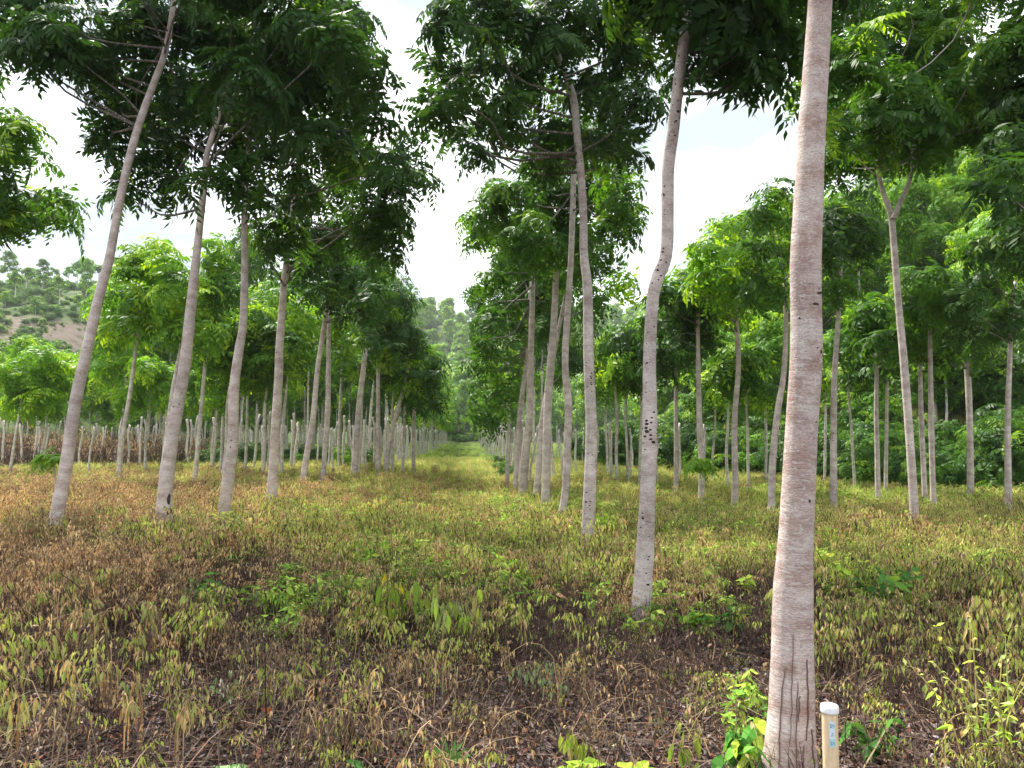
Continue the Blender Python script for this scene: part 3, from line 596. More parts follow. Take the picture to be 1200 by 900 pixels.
# individually placed thin trees on the left, in the middle distance
mid = [(138, 584, 18, 397, 159, 8.5, 'slim white trunk between the leaning and the rotten-patched trunks, right of its twin'),
       (140, 557, 24, 440, 148, 6, 'twin white trunk standing just behind and left of the similar one'),
       (10, 568, 21, 475, 23, 6, 'short slim right-leaning trunk at the far left edge'), (46, 570, 21, 479, 54, 6, 'short slim pale trunk second from the left edge, left of the leaning trunk'),
       (226, 578, 18.5, 413, 241, 8, 'slim white trunk right of the rotten-patched trunk'), (245, 568, 22, 483, 255, 5, 'thin trunk between the white one and the third trunk of the left row'),
       (259, 570, 20, 440, 272, 8, 'slim trunk hidden close behind the left side of the third row trunk'), (286, 572, 21, 452, 291, 5.5, 'thin vertical trunk between the third and fourth trunks of the left row'),
       (307, 574, 20, 448, 313, 6, 'thin trunk close behind the fourth row trunk on its left'), (171, 570, 23, 479, 175, 5, 'thin faint trunk just left of the rotten-patched one'),
       (460, 570, 23, 446, 463, 5, 'slim trunk crossed by the sharply slanting one'), (470, 570, 23, 470, 475, 5, 'slim trunk right of the sharply slanting one'),
       (186, 585, 17, 401, 212, 9, 'slender trunk leaning out from behind the left side of the rotten-patched one'), (330, 574, 20, 450, 337, 6, 'thin pale trunk peeking from behind the right side of the fourth row trunk'),
       (397, 566, 24, 430, 401, 5, 'thin trunk midway between the knotted slim one and the corner one'),
       (723, 572, 21, 450, 721, 5.5, 'thin trunk right of the forked knotty tree'), (736, 572, 22, 455, 734, 4.5, 'very thin trunk close left of the curved knotty one'), (712, 560, 26, 465, 711, 4, 'faint thin trunk behind, right next to the forked knotty tree'),
       (749, 575, 21, 447, 751, 5, 'slim trunk half hidden behind the left side of the curved trunk'), (854, 572, 21, 467, 853, 5, 'thin trunk left of the wavering one'), (877, 584, 18, 467, 875, 5, 'thin trunk right of the wavering one'),
       (897, 564, 22, 428, 897, 5, 'thin trunk behind the bowed one'), (1002, 580, 19, 450, 995, 5, 'thin left-leaning trunk between the side-forked and thin-forked trunks'), (967, 565, 23, 455, 965, 5, 'thin faint trunk touching the right side of the nearest trunk'),
       (835, 567, 23, 475, 838, 4, 'very thin trunk right of the sprouting one'), (940 + 170, 560, 24, 440, 1108, 5, 'thin trunk in the shade between the close pair and the stout forked one')]
for i, (bx, by, Y, ty, tx, w, lab) in enumerate(mid):
    top = P(tx, ty, Y); H = top[2]
    crp = max(18, 520 / Y); lf = M_LEAFB if (i % 2 or bx < 200) else M_LEAFM
    up_ = 3.6 if bx < 400 and ty < 460 else 2.2
    bl = [(tx + rng.uniform(-1.2, 1.2) * crp, ty - 8 + rng.uniform(-up_, .2) * crp, crp * rng.uniform(.6, .9)) for _ in range(11 if up_ > 3 else 8)] + [(tx, ty - 10, crp * .6)]
    hero(Y, [(bx, by, w), (bx + (tx - bx) * .3 + rng.uniform(-2, 2), by + (ty - by) * .35, w * .95), (bx + (tx - bx) * .7 + rng.uniform(-2, 2), by + (ty - by) * .7, w * .85), (tx, ty, w * .7), (tx + (tx - bx) * .2, ty - 35, w * .45)],
         bl, lab, lod=1, dens=36, leaf=lf, barkm=M_POST, sides=8, young=.28, wscale=.74, dep=1.0, lift=float(H) - .3, group='thin pale trees of the middle distance')
# brighter young grove behind the posts on the left
pts = []
for k in range(700):
    x = rng.uniform(-62, -4); y = rng.uniform(30, 72); px, py = PX(x, y, 0.)
    if px < -40 or px > 505 or x > lane(y) - 9: continue
    if all((x - a) ** 2 + (y - b) ** 2 > 3.4 ** 2 for a, b in pts): pts.append((x, y))
for i, (x, y) in enumerate(pts[:95]):
    px_ = PX(x, y, 0.)[0]; cap_ = np.interp(px_, [-60, 118, 135, 320, 380, 505], [405, 398, 300, 300, 350, 392])
    put(K_BRI[i % 4], x, y, min(rng.uniform(1.2, 1.8), (1.5 + (508 - cap_) / 901 * y) / 6.3 * rng.uniform(.82, 1.02)), 'bright green young tree in the grove behind the pale posts on the left', 'young grove behind the left posts', name='young_tree')
# hillside forest on the right
pts = []
for k in range(4000):
    y = rng.uniform(19, 120); px = rng.uniform(560, 1260); x = (px - 600) / FPX * y
    z = float(gz(x, y));
    if z < 1.3 or (y > 60 and rng.random() < .4): continue
    if all((x - a) ** 2 + (y - b) ** 2 > (2.6 + y * .012) ** 2 for a, b in pts): pts.append((x, y))
WOOD = []
pts.sort(key=lambda q: q[1]); WOOD += pts[135:400]
for i, (x, y) in enumerate(pts[:135]):
    put(K_HN[i % 3] if y < 44 else K_HILL[i % 5], x, y, rng.uniform(.7, 1.0) if y < 30 else rng.uniform(.85, 1.3), 'leafy tree in the dense bright wood covering the hillside on the right', 'trees covering the right hillside', name='hillside_tree')
# far hill closing the lane
pts = []
for k in range(1200):
    y = rng.uniform(140, 330) if rng.random() < .6 else rng.uniform(125, 190); px = rng.uniform(440, 800); x = (px - 600) / FPX * y
    if all((x - a) ** 2 + (y - b) ** 2 > 6.3 ** 2 for a, b in pts): pts.append((x, y))
pts.sort(key=lambda q: q[1]); WOOD += pts[85:420]
for i, (x, y) in enumerate(pts[:85]):
    put(K_HILL[i % 5], x, y, rng.uniform(1.0, 1.6), 'far tree on the hill that closes the end of the grass lane', 'trees on the hill at the end of the lane', name='hillside_tree')
pts = []
for k in range(900):
    y = rng.uniform(76, 128); px = rng.uniform(-60, 500); x = (px - 600) / FPX * y
    if x < lane(y) - 8 and all((x - a) ** 2 + (y - b) ** 2 > 5.2 ** 2 for a, b in pts): pts.append((x, y))
for i, (x, y) in enumerate(pts[:60]):
    cap_ = np.interp((x / y) * FPX + 600, [-60, 118, 150, 320, 400, 505], [402, 400, 350, 340, 360, 400]); z_ = float(gz(x, y))
    put(K_HILL[i % 5], x, y, max(.35, min(1.3, (CAMZ + (508 - cap_) / 901 * y - z_) / 9.5)), 'dim leafy tree far behind the young grove on the left', 'far trees behind the left grove', name='hillside_tree')
# left hill: scattered trees and shrubs
hill = [(12, 128, 1.1, 1), (25, 140, 1.0, 1), (45, 150, 1.0, 0), (65, 126, 1.05, 1), (44, 135, .9, 1), (85, 150, 1.1, 1), (96, 140, 1.2, 0), (5, 150, 1.3, 0), (30, 158, 1.0, 0), (75, 158, 1.0, 1), (110, 150, 1.2, 1), (-20, 140, 1.2, 0), (130, 155, 1.2, 0), (58, 158, .9, 1)]
for i, (px, y, s, k) in enumerate(hill):
    x = (px - 600) / FPX * y
    put(K_HILLS[i % 2] if k else K_HILL[(i * 2) % 5], x, y, s * (.75 if k else .6), 'lone small-crowned tree standing on the open hill at the far left' if k else 'round low tree on the open hill at the far left', 'scattered trees on the left hill' if k else 'round trees on the left hill', name='hillside_tree')

# ------------------------------------------------------------------ bushes
def bushmesh(r, h, lod, dens, leaf, sc):
    B = [(rng.uniform(-.6, .6) * r, rng.uniform(-.6, .6) * r, h * rng.uniform(.25, .75), r * rng.uniform(.4, .6)) for _ in range(7)]
    Q, T, _ = foliage(np.array(B), lod, dens, sc, .15, .85); return quads('bush', Q, leaf, tint=T)
K_BUSH = [bushmesh(1.3, 1.5, 1, 50, M_BUSH, .62) for _ in range(2)] + [bushmesh(1.2, 1.9, 1, 46, M_LEAF, .7)] + [bushmesh(1.3, 1.2, 1, 40, M_LEAFM, .65), bushmesh(.9, 1.0, 1, 44, M_LEAFB, .6)]
K_BUSHF = [bushmesh(2.0, 2.0, 1, 26, M_BUSH, .9), bushmesh(2.0, 1.8, 1, 24, M_LEAFM, .9)]
def bush(k, x, y, s, label, group):
    o = link(bpy.data.objects.new('bush', k)); o.location = (x, y, float(gz(x, y)) - .1); o.scale = (s, s, s); o.rotation_euler[2] = rng.uniform(0, 6.28)
    o['label'] = label; o['category'] = 'bush'; o['group'] = group
for i in range(46):                                   # shady bank on the right
    px = 690 + 520 * (i + rng.random()) / 46; 
    y = np.interp(px, [690, 800, 900, 1000, 1100, 1200], [36, 30, 26.5, 23, 20, 18]) + rng.uniform(-.5, 4)
    x = (px - 600) / FPX * y; bush(K_BUSH[rng.integers(0, 5)], x, y, rng.uniform(.55, 1.5), 'dark leafy bush at the foot of the wooded bank on the right', 'bushes along the right bank')
for i in range(95):                                   # low on the hillside
    px = rng.uniform(700, 1230); y = np.interp(px, [690, 800, 900, 1000, 1100, 1200], [40, 33, 29, 26, 23, 21]) + rng.uniform(0, 13); x = (px - 600) / FPX * y
    bush(K_BUSHF[i % 2], x, y, rng.uniform(.6, 1.1), 'low bush filling the gaps between the hillside trees on the right', 'undergrowth bushes of the right hillside')
for i in range(36):                                   # behind the posts, left
    px = rng.uniform(90, 420); y = rng.uniform(27, 40); x = (px - 600) / FPX * y
    bush(K_BUSH[i % 5], x, y, rng.uniform(.45, .8), 'green bush tangled among the pale posts on the left', 'bushes among the left posts')
for i in range(5):
    y = 27 + i * 3.5; bush(K_BUSH[i % 5], lane(y) + 1.45 + rng.uniform(0, .3), y, rng.uniform(.35, .5), 'low bush leaning into the grass lane from its right edge', 'bushes on the right edge of the lane')
for i in range(3):
    y = 118 + i * 9; bush(K_BUSHF[1], lane(y) + rng.uniform(-1.5, 2.5), y, .8, 'dark bush closing the far end of the grass lane', 'bushes at the end of the lane')
for i in range(40):
    px = rng.uniform(-20, 170); y = rng.uniform(104, 172); x = (px - 600) / FPX * y
    if 110 < y < 124 and rng.random() < .85: continue
    bush(K_BUSHF[i % 2], x, y, rng.uniform(.4, 1.0), 'low green bush dotted over the open hill at the far left', 'bushes on the left hill')

# ------------------------------------------------------------------ stake-like cut stems in rows
POST = []
for i in range(6):
    h = rng.uniform(1.42, 1.85); w = rng.normal(0, .025, (4, 2)); w[0] = 0
    path = catmull([(w[k, 0], w[k, 1], z) for k, z in enumerate((-.1, h * .4, h * .75, h))], 10)
    g = Geo(); g.add(*tube(path, np.linspace(.043, .033, 10) * rng.uniform(.85, 1.15), 8, .06))
    sl = g.V[0]; sl[-8:, 2] += sl[-8:, 0] * rng.uniform(-.9, .9); POST.append(g.mesh('post', M_POST))
npost = 0
def post(x, y, label, group):
    global npost
    o = link(bpy.data.objects.new('wooden_post', POST[npost % 6])); npost += 1
    o.location = (x, y, float(gz(x, y))); o.rotation_euler = (rng.normal(0, .03), rng.normal(0, .045), rng.uniform(0, 6.28)); s = rng.uniform(.93, 1.07); o.scale = (s, s, s * rng.uniform(.97, 1.05))
    o['label'] = label; o['category'] = 'post'; o['group'] = group
y = 21.0
while y < 105:
    post(lane(y) - 2.75 + rng.normal(0, .06), y, 'pale wooden post in the long line edging the left side of the grass lane', 'posts edging the lane on the left'); y += .75 + y * .014
y = 20.0
while y < 95:
    post(lane(y) + 1.75 + rng.normal(0, .06), y, 'pale wooden post in the long line edging the right side of the grass lane', 'posts edging the lane on the right'); y += .8 + y * .015
for row in range(17):
    for k in range(14):
        x0 = -3.9 - row * .95; yy = 21.5 + k * 2.0 + (row % 2) * .8 + rng.uniform(-.3, .3)
        x = lane(yy) + x0 + 1.0 + rng.normal(0, .12)
        if PX(x, yy, 0.)[0] > -10 and rng.random() < .82: post(x, yy, 'pale wooden post standing among many in the field left of the lane', 'posts in the field left of the lane')
for row in range(4):
    for k in range(9):
        yy = 22 + k * 3 + rng.uniform(-.4, .4); x = lane(yy) + 2.9 + row * 1.25 + rng.normal(0, .12)
        if float(gz(x, yy)) < 1.0: post(x, yy, 'pale wooden post behind the trees right of the lane', 'posts behind the trees right of the lane')

# ------------------------------------------------------------------ herbs, dead stalks, grass, litter
class Q4:
    def __init__(s): s.q = []; s.c = []
    def add(s, q, c): s.q.append(q); s.c.append(c)
    def stem(s, pts, w0, w1, col):
        pts = [np.asarray(p, float) for p in pts]; n = len(pts)
        for k in range(n - 1):
            a, b = pts[k], pts[k + 1]; wa = w0 + (w1 - w0) * k / (n - 1); wb = w0 + (w1 - w0) * (k + 1) / (n - 1)
            for e in (np.array([1., 0, 0]), np.array([-.5, .87, 0]), np.array([-.5, -.87, 0])):
                pass
            E = [np.array([math.cos(t), math.sin(t), 0]) for t in (0, 2.09, 4.19)]
            for i in range(3):
                e, f = E[i], E[(i + 1) % 3]; s.add([a + e * wa, a + f * wa, b + f * wb, b + e * wb], col)
    def leafhi(s, p, d, L_, w, col, curl=0.0):
        p = np.asarray(p, float); d = norm(np.asarray(d, float)); e = np.cross(d, rng.normal(0, .35, 3) + np.array([0, 0, 1.]))
        if np.linalg.norm(e) < .25: e = np.cross(d, [1., .2, 0])
        e = norm(e); nrm = np.cross(e, d); n = 6; M_, A_, B_ = [], [], []; wav_ = rng.uniform(0, 6.28)
        for k in range(n + 1):
            t = k / n; ww = w * .5 * math.sin(math.pi * t ** .72) ** .85 if 0 < t < 1 else .0008
            c = p + d * L_ * t - nrm * L_ * (curl * .55 * t * t) + np.array([0, 0, -.10]) * L_ * t * t
            M_.append(c - nrm * ww * .28); rip = nrm * ww * .22 * math.sin(wav_ + k * 1.9)
            A_.append(c + e * ww + rip); B_.append(c - e * ww - rip)
        c2 = np.array(col) * .9
        for k in range(n): s.add([M_[k], A_[k], A_[k + 1], M_[k + 1]], col); s.add([M_[k], M_[k + 1], B_[k + 1], B_[k]], c2)
    def leaf(s, p, d, L_, w, col, curl=0.0):
        if L_ > .055 and w > .017: return s.leafhi(p, d, L_, w, col, curl)
        p = np.asarray(p, float); d = norm(np.asarray(d, float)); e = np.cross(d, rng.normal(0, .35, 3) + np.array([0, 0, 1.]))
        if np.linalg.norm(e) < .2: e = np.cross(d, [1., .2, 0])
        e = norm(e); nrm = np.cross(e, d)
        m = p + d * L_ * .5 + nrm * (-.12 * w + curl * L_ * .25); tip = p + d * L_ + nrm * curl * -L_ * .2
        a = p + d * L_ * .38 + e * w / 2 + nrm * .15 * w; b = p + d * L_ * .38 - e * w / 2 + nrm * .15 * w
        s.add([p, a, tip, m], col); s.add([p, m, tip, b], col)
    def mesh(s, name): return quads(name, np.array(s.q), M_HERB, col=np.array(s.c))
def vc(c, v=.18):
    k = 1 + rng.uniform(-v, v); return np.array(c) * k * (1 + rng.uniform(-.07, .07, 3))
BROWN = [(.085, .055, .046), (.14, .092, .072), (.05, .034, .032), (.11, .08, .07)]
TAN = [(.47, .34, .17), (.40, .265, .12), (.56, .43, .25), (.31, .19, .10)]
OLIVE = [(.33, .40, .08), (.42, .48, .12), (.24, .35, .07), (.44, .42, .14)]
GREEN = [(.20, .36, .045), (.28, .44, .06), (.13, .29, .04), (.36, .48, .08)]
def pick(l): return vc(l[rng.integers(0, len(l))])

def wilted(h, n, leafc, stemc, ll=.050, hang=True, lw=.0135):
    q = Q4()
    for k in range(n):
        a = rng.uniform(0, 6.28); lean = rng.uniform(.05, .35) * h; b = rng.normal(0, .05, 2)
        tip = np.array([b[0] + math.cos(a) * lean, b[1] + math.sin(a) * lean, h * rng.uniform(.7, 1.05)])
        p = catmull([(b[0], b[1], -.02), (b[0] * 1.1, b[1] * 1.1, tip[2] * .55), tip, tip + np.array([math.cos(a) * .05, math.sin(a) * .05, -.03])], 7); sc_ = pick(stemc)
        q.stem(p, .0032, .0016, sc_)
        for m in range(int(7 + h * 34)):
            t = rng.uniform(.3, 1); i = min(6, int(t * 6)); pp = p[i] + (p[min(6, i + 1)] - p[i]) * rng.random(); az = rng.uniform(0, 6.28)
            out_ = np.array([math.cos(az), math.sin(az), 0]) * .022; st = pp + out_ + [0, 0, .008]
            d = np.array([math.cos(az) * .25, math.sin(az) * .25, -1.0]) if hang else np.array([math.cos(az), math.sin(az), rng.uniform(-.5, .5)])
            q.leaf(st, d + rng.normal(0, .15, 3), ll * rng.uniform(.45, 1.35), lw * rng.uniform(.6, 1.4), pick(leafc if rng.random() < .88 else BROWN), rng.uniform(-.3, .6))
    return q
def stalks(h, n, spread, curled=.3):
    q = Q4()
    for k in range(n):
        b = rng.normal(0, spread, 2); a = rng.uniform(0, 6.28); l_ = rng.uniform(0, .5) * h; hh = h * rng.uniform(.4, 1)
        top = np.array([b[0] + math.cos(a) * l_, b[1] + math.sin(a) * l_, hh]); m = np.array([b[0], b[1], 0]) * .5 + top * .5 + rng.normal(0, .02, 3); c = pick(BROWN)
        p = catmull([(b[0], b[1], -.02), m, top], 5); q.stem(p, .003, .0012, c)
        for j in range(rng.integers(1, 5)):
            i = rng.integers(1, 5); az = rng.uniform(0, 6.28); e = p[i] + np.array([math.cos(az) * .06, math.sin(az) * .06, rng.uniform(-.02, .06)]) * rng.uniform(.5, 1.3)
            q.stem([p[i], e], .0016, .0009, c)
            if rng.random() < curled: q.leaf(e, rng.normal(0, .4, 3) + [0, 0, -.8], rng.uniform(.015, .04), .013, pick(TAN if rng.random() < .35 else BROWN), .4)
    return q
def tuft(h, n, cols, spread=.07, w=.0035):
    q = Q4()
    for k in range(n):
        b = rng.normal(0, spread, 2); a = rng.uniform(0, 6.28); hh = h * rng.uniform(.5, 1.1); l_ = hh * rng.uniform(.1, .8); c = pick(cols)
        h_ = np.array([math.cos(a), math.sin(a), 0]); s_ = np.array([-h_[1], h_[0], 0]) * w; p0 = np.array([b[0], b[1], -.02])
        p1 = p0 + h_ * l_ * .35 + [0, 0, hh * .65]; p2 = p0 + h_ * l_ + [0, 0, hh * rng.uniform(.6, 1.0)]
        q.add([p0 - s_, p0 + s_, p1 + s_, p1 - s_], c); q.add([p1 - s_, p1 + s_, p2 + s_ * .2, p2 - s_ * .2], c)
    return q
def litter(n, r):
    q = Q4()
    cols = [(.09, .062, .058), (.22, .165, .16), (.36, .31, .32), (.045, .034, .034), (.04, .03, .03), (.24, .10, .065), (.14, .10, .095)]
    for k in range(n):
        a = rng.uniform(0, 6.28); rr_ = r * math.sqrt(rng.random()); z = rng.uniform(.004, .035)
        q.leaf((math.cos(a) * rr_, math.sin(a) * rr_, z), (*rng.normal(0, 1, 2), rng.normal(0, .25)), rng.uniform(.02, .065), rng.uniform(.010, .028), pick(cols), rng.uniform(-.7, 1.0))
    return q
def twigs(n, r):
    q = Q4()
    for k in range(n):
        a = rng.uniform(0, 6.28); p = np.array([math.cos(a), math.sin(a), 0]) * r * rng.random() + [0, 0, rng.uniform(.01, .05)]; d = np.array([*rng.normal(0, 1, 2), rng.normal(0, .15)]); d = norm(d) * rng.uniform(.1, .32)
        q.stem([p, p + d * .5 + rng.normal(0, .012, 3), p + d], .0035, .0015, pick([(.22, .16, .12), (.12, .085, .065), (.30, .22, .16)]))
    return q
def broad(n, h, cols, ll=.09, lw=.04, droop=.4):
    q = Q4()
    for k in range(n):
        a = rng.uniform(0, 6.28); hh = h * rng.uniform(.45, 1); l_ = rng.uniform(.2, .7) * hh
        b = rng.normal(0, .035, 2); tip = np.array([b[0] + math.cos(a) * l_, b[1] + math.sin(a) * l_, hh]); p = catmull([(b[0], b[1], -.02), (tip[0] * .4 + b[0] * .6, tip[1] * .4 + b[1] * .6, hh * .7), tip], 6)
        q.stem(p, .0035, .002, pick([(.16, .2, .06), (.2, .16, .07)]))
        for i in range(2, 6):
            for sg in (0, 3.14):
                az = a + 1.57 + sg + rng.uniform(-.5, .5) + (i % 2) * 1.5
                q.leaf(p[i], (math.cos(az), math.sin(az), rng.uniform(-droop - .4, .35)), ll * rng.uniform(.6, 1.2), lw * rng.uniform(.7, 1.2), pick(cols), rng.uniform(-.1, .4))
    return q

def collection(name, meshes):
    c = bpy.data.collections.new(name)
    for m in meshes:
        o = bpy.data.objects.new(name + '_piece', m); c.objects.link(o)
    return c
def scatter(name, coll, pos, scale, tilt=.12):
    n = len(pos); me = bpy.data.meshes.new(name); me.vertices.add(n); me.vertices.foreach_set('co', np.asarray(pos, np.float32).ravel())
    rot = np.stack([rng.normal(0, tilt, n), rng.normal(0, tilt, n), rng.uniform(0, 6.28, n)], 1)
    a = me.attributes.new('rot', 'FLOAT_VECTOR', 'POINT'); a.data.foreach_set('vector', rot.astype(np.float32).ravel())
    a = me.attributes.new('scl', 'FLOAT', 'POINT'); a.data.foreach_set('value', np.asarray(scale, np.float32))
    o = link(bpy.data.objects.new(name, me)); o['kind'] = 'stuff'
    g = bpy.data.node_groups.new(name, 'GeometryNodeTree'); g.interface.new_socket('Geometry', in_out='INPUT', socket_type='NodeSocketGeometry'); g.interface.new_socket('Geometry', in_out='OUTPUT', socket_type='NodeSocketGeometry')
    gi = g.nodes.new('NodeGroupInput'); go = g.nodes.new('NodeGroupOutput'); ip = g.nodes.new('GeometryNodeInstanceOnPoints'); ci = g.nodes.new('GeometryNodeCollectionInfo')
    ci.inputs['Collection'].default_value = coll; ci.inputs['Separate Children'].default_value = True; ci.inputs['Reset Children'].default_value = True
    ar = g.nodes.new('GeometryNodeInputNamedAttribute'); ar.data_type = 'FLOAT_VECTOR'; ar.inputs['Name'].default_value = 'rot'
    as_ = g.nodes.new('GeometryNodeInputNamedAttribute'); as_.data_type = 'FLOAT'; as_.inputs['Name'].default_value = 'scl'
    rv = g.nodes.new('FunctionNodeRandomValue'); rv.data_type = 'INT'; rv.inputs['Min'].default_value = 0; rv.inputs['Max'].default_value = len(coll.objects) - 1
    for s_ in rv.inputs:
        if s_.name == 'Max' and s_.type == 'INT': s_.default_value = len(coll.objects) - 1
        if s_.name == 'Min' and s_.type == 'INT': s_.default_value = 0
    ip.inputs['Pick Instance'].default_value = True
    k = g.links.new; k(gi.outputs[0], ip.inputs['Points']); k(ci.outputs[0], ip.inputs['Instance']); k(ar.outputs[0], ip.inputs['Rotation']); k(as_.outputs[0], ip.inputs['Scale'])
    k([s_ for s_ in rv.outputs if s_.type == 'INT'][0], ip.inputs['Instance Index']); k(ip.outputs[0], go.inputs[0])
    md = o.modifiers.new('scatter', 'NODES'); md.node_group = g
    return o

def field(n, y0, y1, power=1.0):
    """random ground points inside a wedge a little wider than the view; density ~ y**-power"""
    u = rng.random(n); e = 2 - power
    y = (y0 ** e + u * (y1 ** e - y0 ** e)) ** (1 / e); x = rng.uniform(-.74, .74, n) * (y + .9)
    return x, y
def fy(py): return np.interp(py, [560, 640, 700, 750, 800, 900], [1, 1, .70, .40, .20, .10])
def patch(x, y, k=0.0): return 1 / (1 + np.exp(-9 * (wav(x + k, y - k, 1.15) + .7 * wav(x - k, y + 3, 3.1) + .05)))
def gauss(px, py, blobs):
    v = np.zeros(len(px))
    for (cx, cy, rx, ry, a) in blobs: v = np.maximum(v, a * np.exp(-(((px - cx) / rx) ** 2 + ((py - cy) / ry) ** 2)))
    return v
def grow(name, coll, n, y0, y1, prob, smin, smax, power=1.0, tilt=.12, lift=0.0):
    x, y = field(n, y0, y1, power); z = gz(x, y); px, py = PX(x, y, z)
    w = wav(x, y, 1.6) * .5 + wav(x + 9, y - 4, 3.6) * .35
    pr = prob(px, py, x, y, w); k = rng.random(n) < pr
    # keep trunks and the pipe clear
    return scatter(name, coll, np.stack([x[k], y[k], z[k] + lift], 1), rng.uniform(smin, smax, k.sum()) * np.clip(.85 + .3 * w[k], .6, 1.25), tilt)

c_wilt = collection('wilted', [wilted(rng.uniform(.22, .34), rng.integers(3, 6), (OLIVE * 3 + TAN[:1]) if _ % 3 else OLIVE + TAN, BROWN + TAN[:1], .05 if _ % 2 else .036, True, .0125 if _ % 2 else .009).mesh('w') for _ in range(9)])
c_tan = collection('tan', [wilted(rng.uniform(.25, .36), rng.integers(4, 7), TAN, TAN[1:] + BROWN[:2], .030, True, .010).mesh('t') for _ in range(6)])
c_green = collection('green', [wilted(rng.uniform(.2, .32), rng.integers(4, 6), GREEN + OLIVE[:2], OLIVE, .046, rng.random() < .5, .019).mesh('g') for _ in range(6)])
c_stalk = collection('stalk', [stalks(rng.uniform(.14, .28), rng.integers(8, 14), .09).mesh('s') for _ in range(7)])
c_tuft = collection('drygrass', [tuft(rng.uniform(.18, .3), 34, TAN[:2] + OLIVE + OLIVE[:2]).mesh('d') for _ in range(5)])
c_gt = collection('greengrass', [tuft(rng.uniform(.12, .2), 34, GREEN + OLIVE[:2]).mesh('d') for _ in range(4)])
c_lit = collection('litter', [litter(34, .22).mesh('l') for _ in range(6)])
c_twig = collection('twigs', [twigs(5, .2).mesh('k') for _ in range(5)])
c_broad = collection('broad', [broad(rng.integers(4, 7), rng.uniform(.16, .26), GREEN, .07, .032).mesh('b') for _ in range(5)])

cl = np.clip
def straw():
    q = Q4()
    for k in range(9):
        b = rng.normal(0, .09, 2); a = rng.uniform(0, 6.28); hh = rng.uniform(.22, .42); l_ = rng.uniform(.08, .34); c = pick([(.28, .21, .13), (.20, .145, .10), (.34, .26, .15), (.12, .085, .07)])
        h_ = np.array([math.cos(a), math.sin(a), 0]); p = catmull([(b[0], b[1], -.02), (b[0], b[1], 0) + h_ * l_ * .25 + [0, 0, hh * .8], (b[0], b[1], 0) + h_ * l_ * .8 + [0, 0, hh], (b[0], b[1], 0) + h_ * l_ * 1.25 + [0, 0, hh * rng.uniform(.45, .9)]], 7)
        q.stem(p, .0026, .0012, c)
        for m in range(4):
            e = p[rng.integers(3, 7)]; q.leaf(e, rng.normal(0, .3, 3) + [0, 0, -1], rng.uniform(.02, .045), .009, pick(TAN), .4)
    return q
c_straw = collection('straw', [straw().mesh('s') for _ in range(6)])
grow('dry_straw', c_straw, 9000, 3.2, 14, lambda px, py, x, y, w: cl(np.maximum(.09 * patch(x, y, 15) ** 2, gauss(px, py, [(40, 690, 150, 45, .55), (160, 640, 200, 36, .4), (420, 740, 150, 60, .12), (1050, 760, 90, 60, .22), (760, 690, 90, 40, .15)]) * (.15 + .85 * patch(x, y, 18))), 0, 1), .6, 1.35, 1.0, .15)
grow('dry_brush', c_straw, 1500, 27, 40, lambda px, py, x, y, w: np.where((px < 290) & (px > -60), cl((290 - px) / 120, 0, 1), 0), 2.6, 4.2, .5, .2)
grow('leaf_litter', c_lit, 5200, 2.4, 9, lambda px, py, x, y, w: cl(1.1 - (y - 5) * .2, .1, 1), .8, 1.3, 1.2, .05)
grow('fallen_twigs', c_twig, 2600, 2.4, 10, lambda px, py, x, y, w: cl(.8 - (y - 5) * .12, .05, 1), .8, 1.5, 1.2, .05)
grow('dead_stalks', c_stalk, 11000, 2.5, 15, lambda px, py, x, y, w: cl(.30 + .7 * patch(x, y, 5), .12, 1) * np.interp(py, [740, 800, 900], [1, .75, .45]), .7, 1.35, 1.1, .2)
grow('dead_stalks', c_stalk, 3500, 4, 12, lambda px, py, x, y, w: cl(gauss(px, py, [(60, 740, 190, 50, 1), (200, 690, 120, 50, .7), (760, 800, 130, 60, .6), (1050, 760, 60, 40, .5)]) + w * .3, 0, 1), 1.2, 1.9, .8, .3)
grow('dry_brush', c_stalk, 7000, 25, 40, lambda px, py, x, y, w: np.where((px < 270) & (px > -60), cl((270 - px) / 120, 0, 1), 0) * np.where(y > 28, 1, .15), 3.6, 6.0, .5, .2)
wilt_b = [(440, 745, 170, 60, 1.3), (480, 660, 240, 40, .9), (340, 700, 120, 50, .8), (410, 800, 70, 40, .8), (570, 700, 90, 50, .9), (90, 830, 110, 60, .30), (180, 790, 120, 40, .35), (60, 880, 90, 30, .5), (1010, 770, 60, 50, .7), (1110, 700, 110, 60, .9), (980, 740, 60, 40, .7), (740, 670, 120, 40, .6), (1180, 780, 60, 90, .7), (300, 860, 100, 30, .3)]
grow('wilted_herbs', c_wilt, 13000, 2.7, 13, lambda px, py, x, y, w: cl(gauss(px, py, wilt_b) * (.03 + 1.1 * patch(x, y)) * fy(py), 0, 1), .9, 1.8, 1.1)
grow('wilted_herbs', c_wilt, 9000, 7, 24, lambda px, py, x, y, w: cl(.06 + .8 * patch(x, y, 4), .05, 1) * (1 - .75 * (px < 330)) * fy(py), .8, 1.4, 1.1)
grow('wilted_herbs', c_wilt, 2600, 2.7, 6, lambda px, py, x, y, w: cl(.16 * patch(x, y, 8) ** 2, 0, .5), .5, 1.0, 1.1)
grow('dead_tan_herbs', c_tan, 3000, 3.6, 11, lambda px, py, x, y, w: cl(.4 * patch(x, y, 12), .01, .8) * fy(py), .5, 1.1, 1.1)
tan_b = [(60, 690, 170, 55, 1), (150, 640, 230, 42, 1.1), (0, 610, 420, 34, 1.3), (60, 590, 420, 26, 1.3), (330, 595, 90, 20, .7), (30, 730, 70, 30, .8), (430, 720, 120, 60, .35), (1050, 640, 130, 24, .5), (760, 700, 80, 40, .35)]
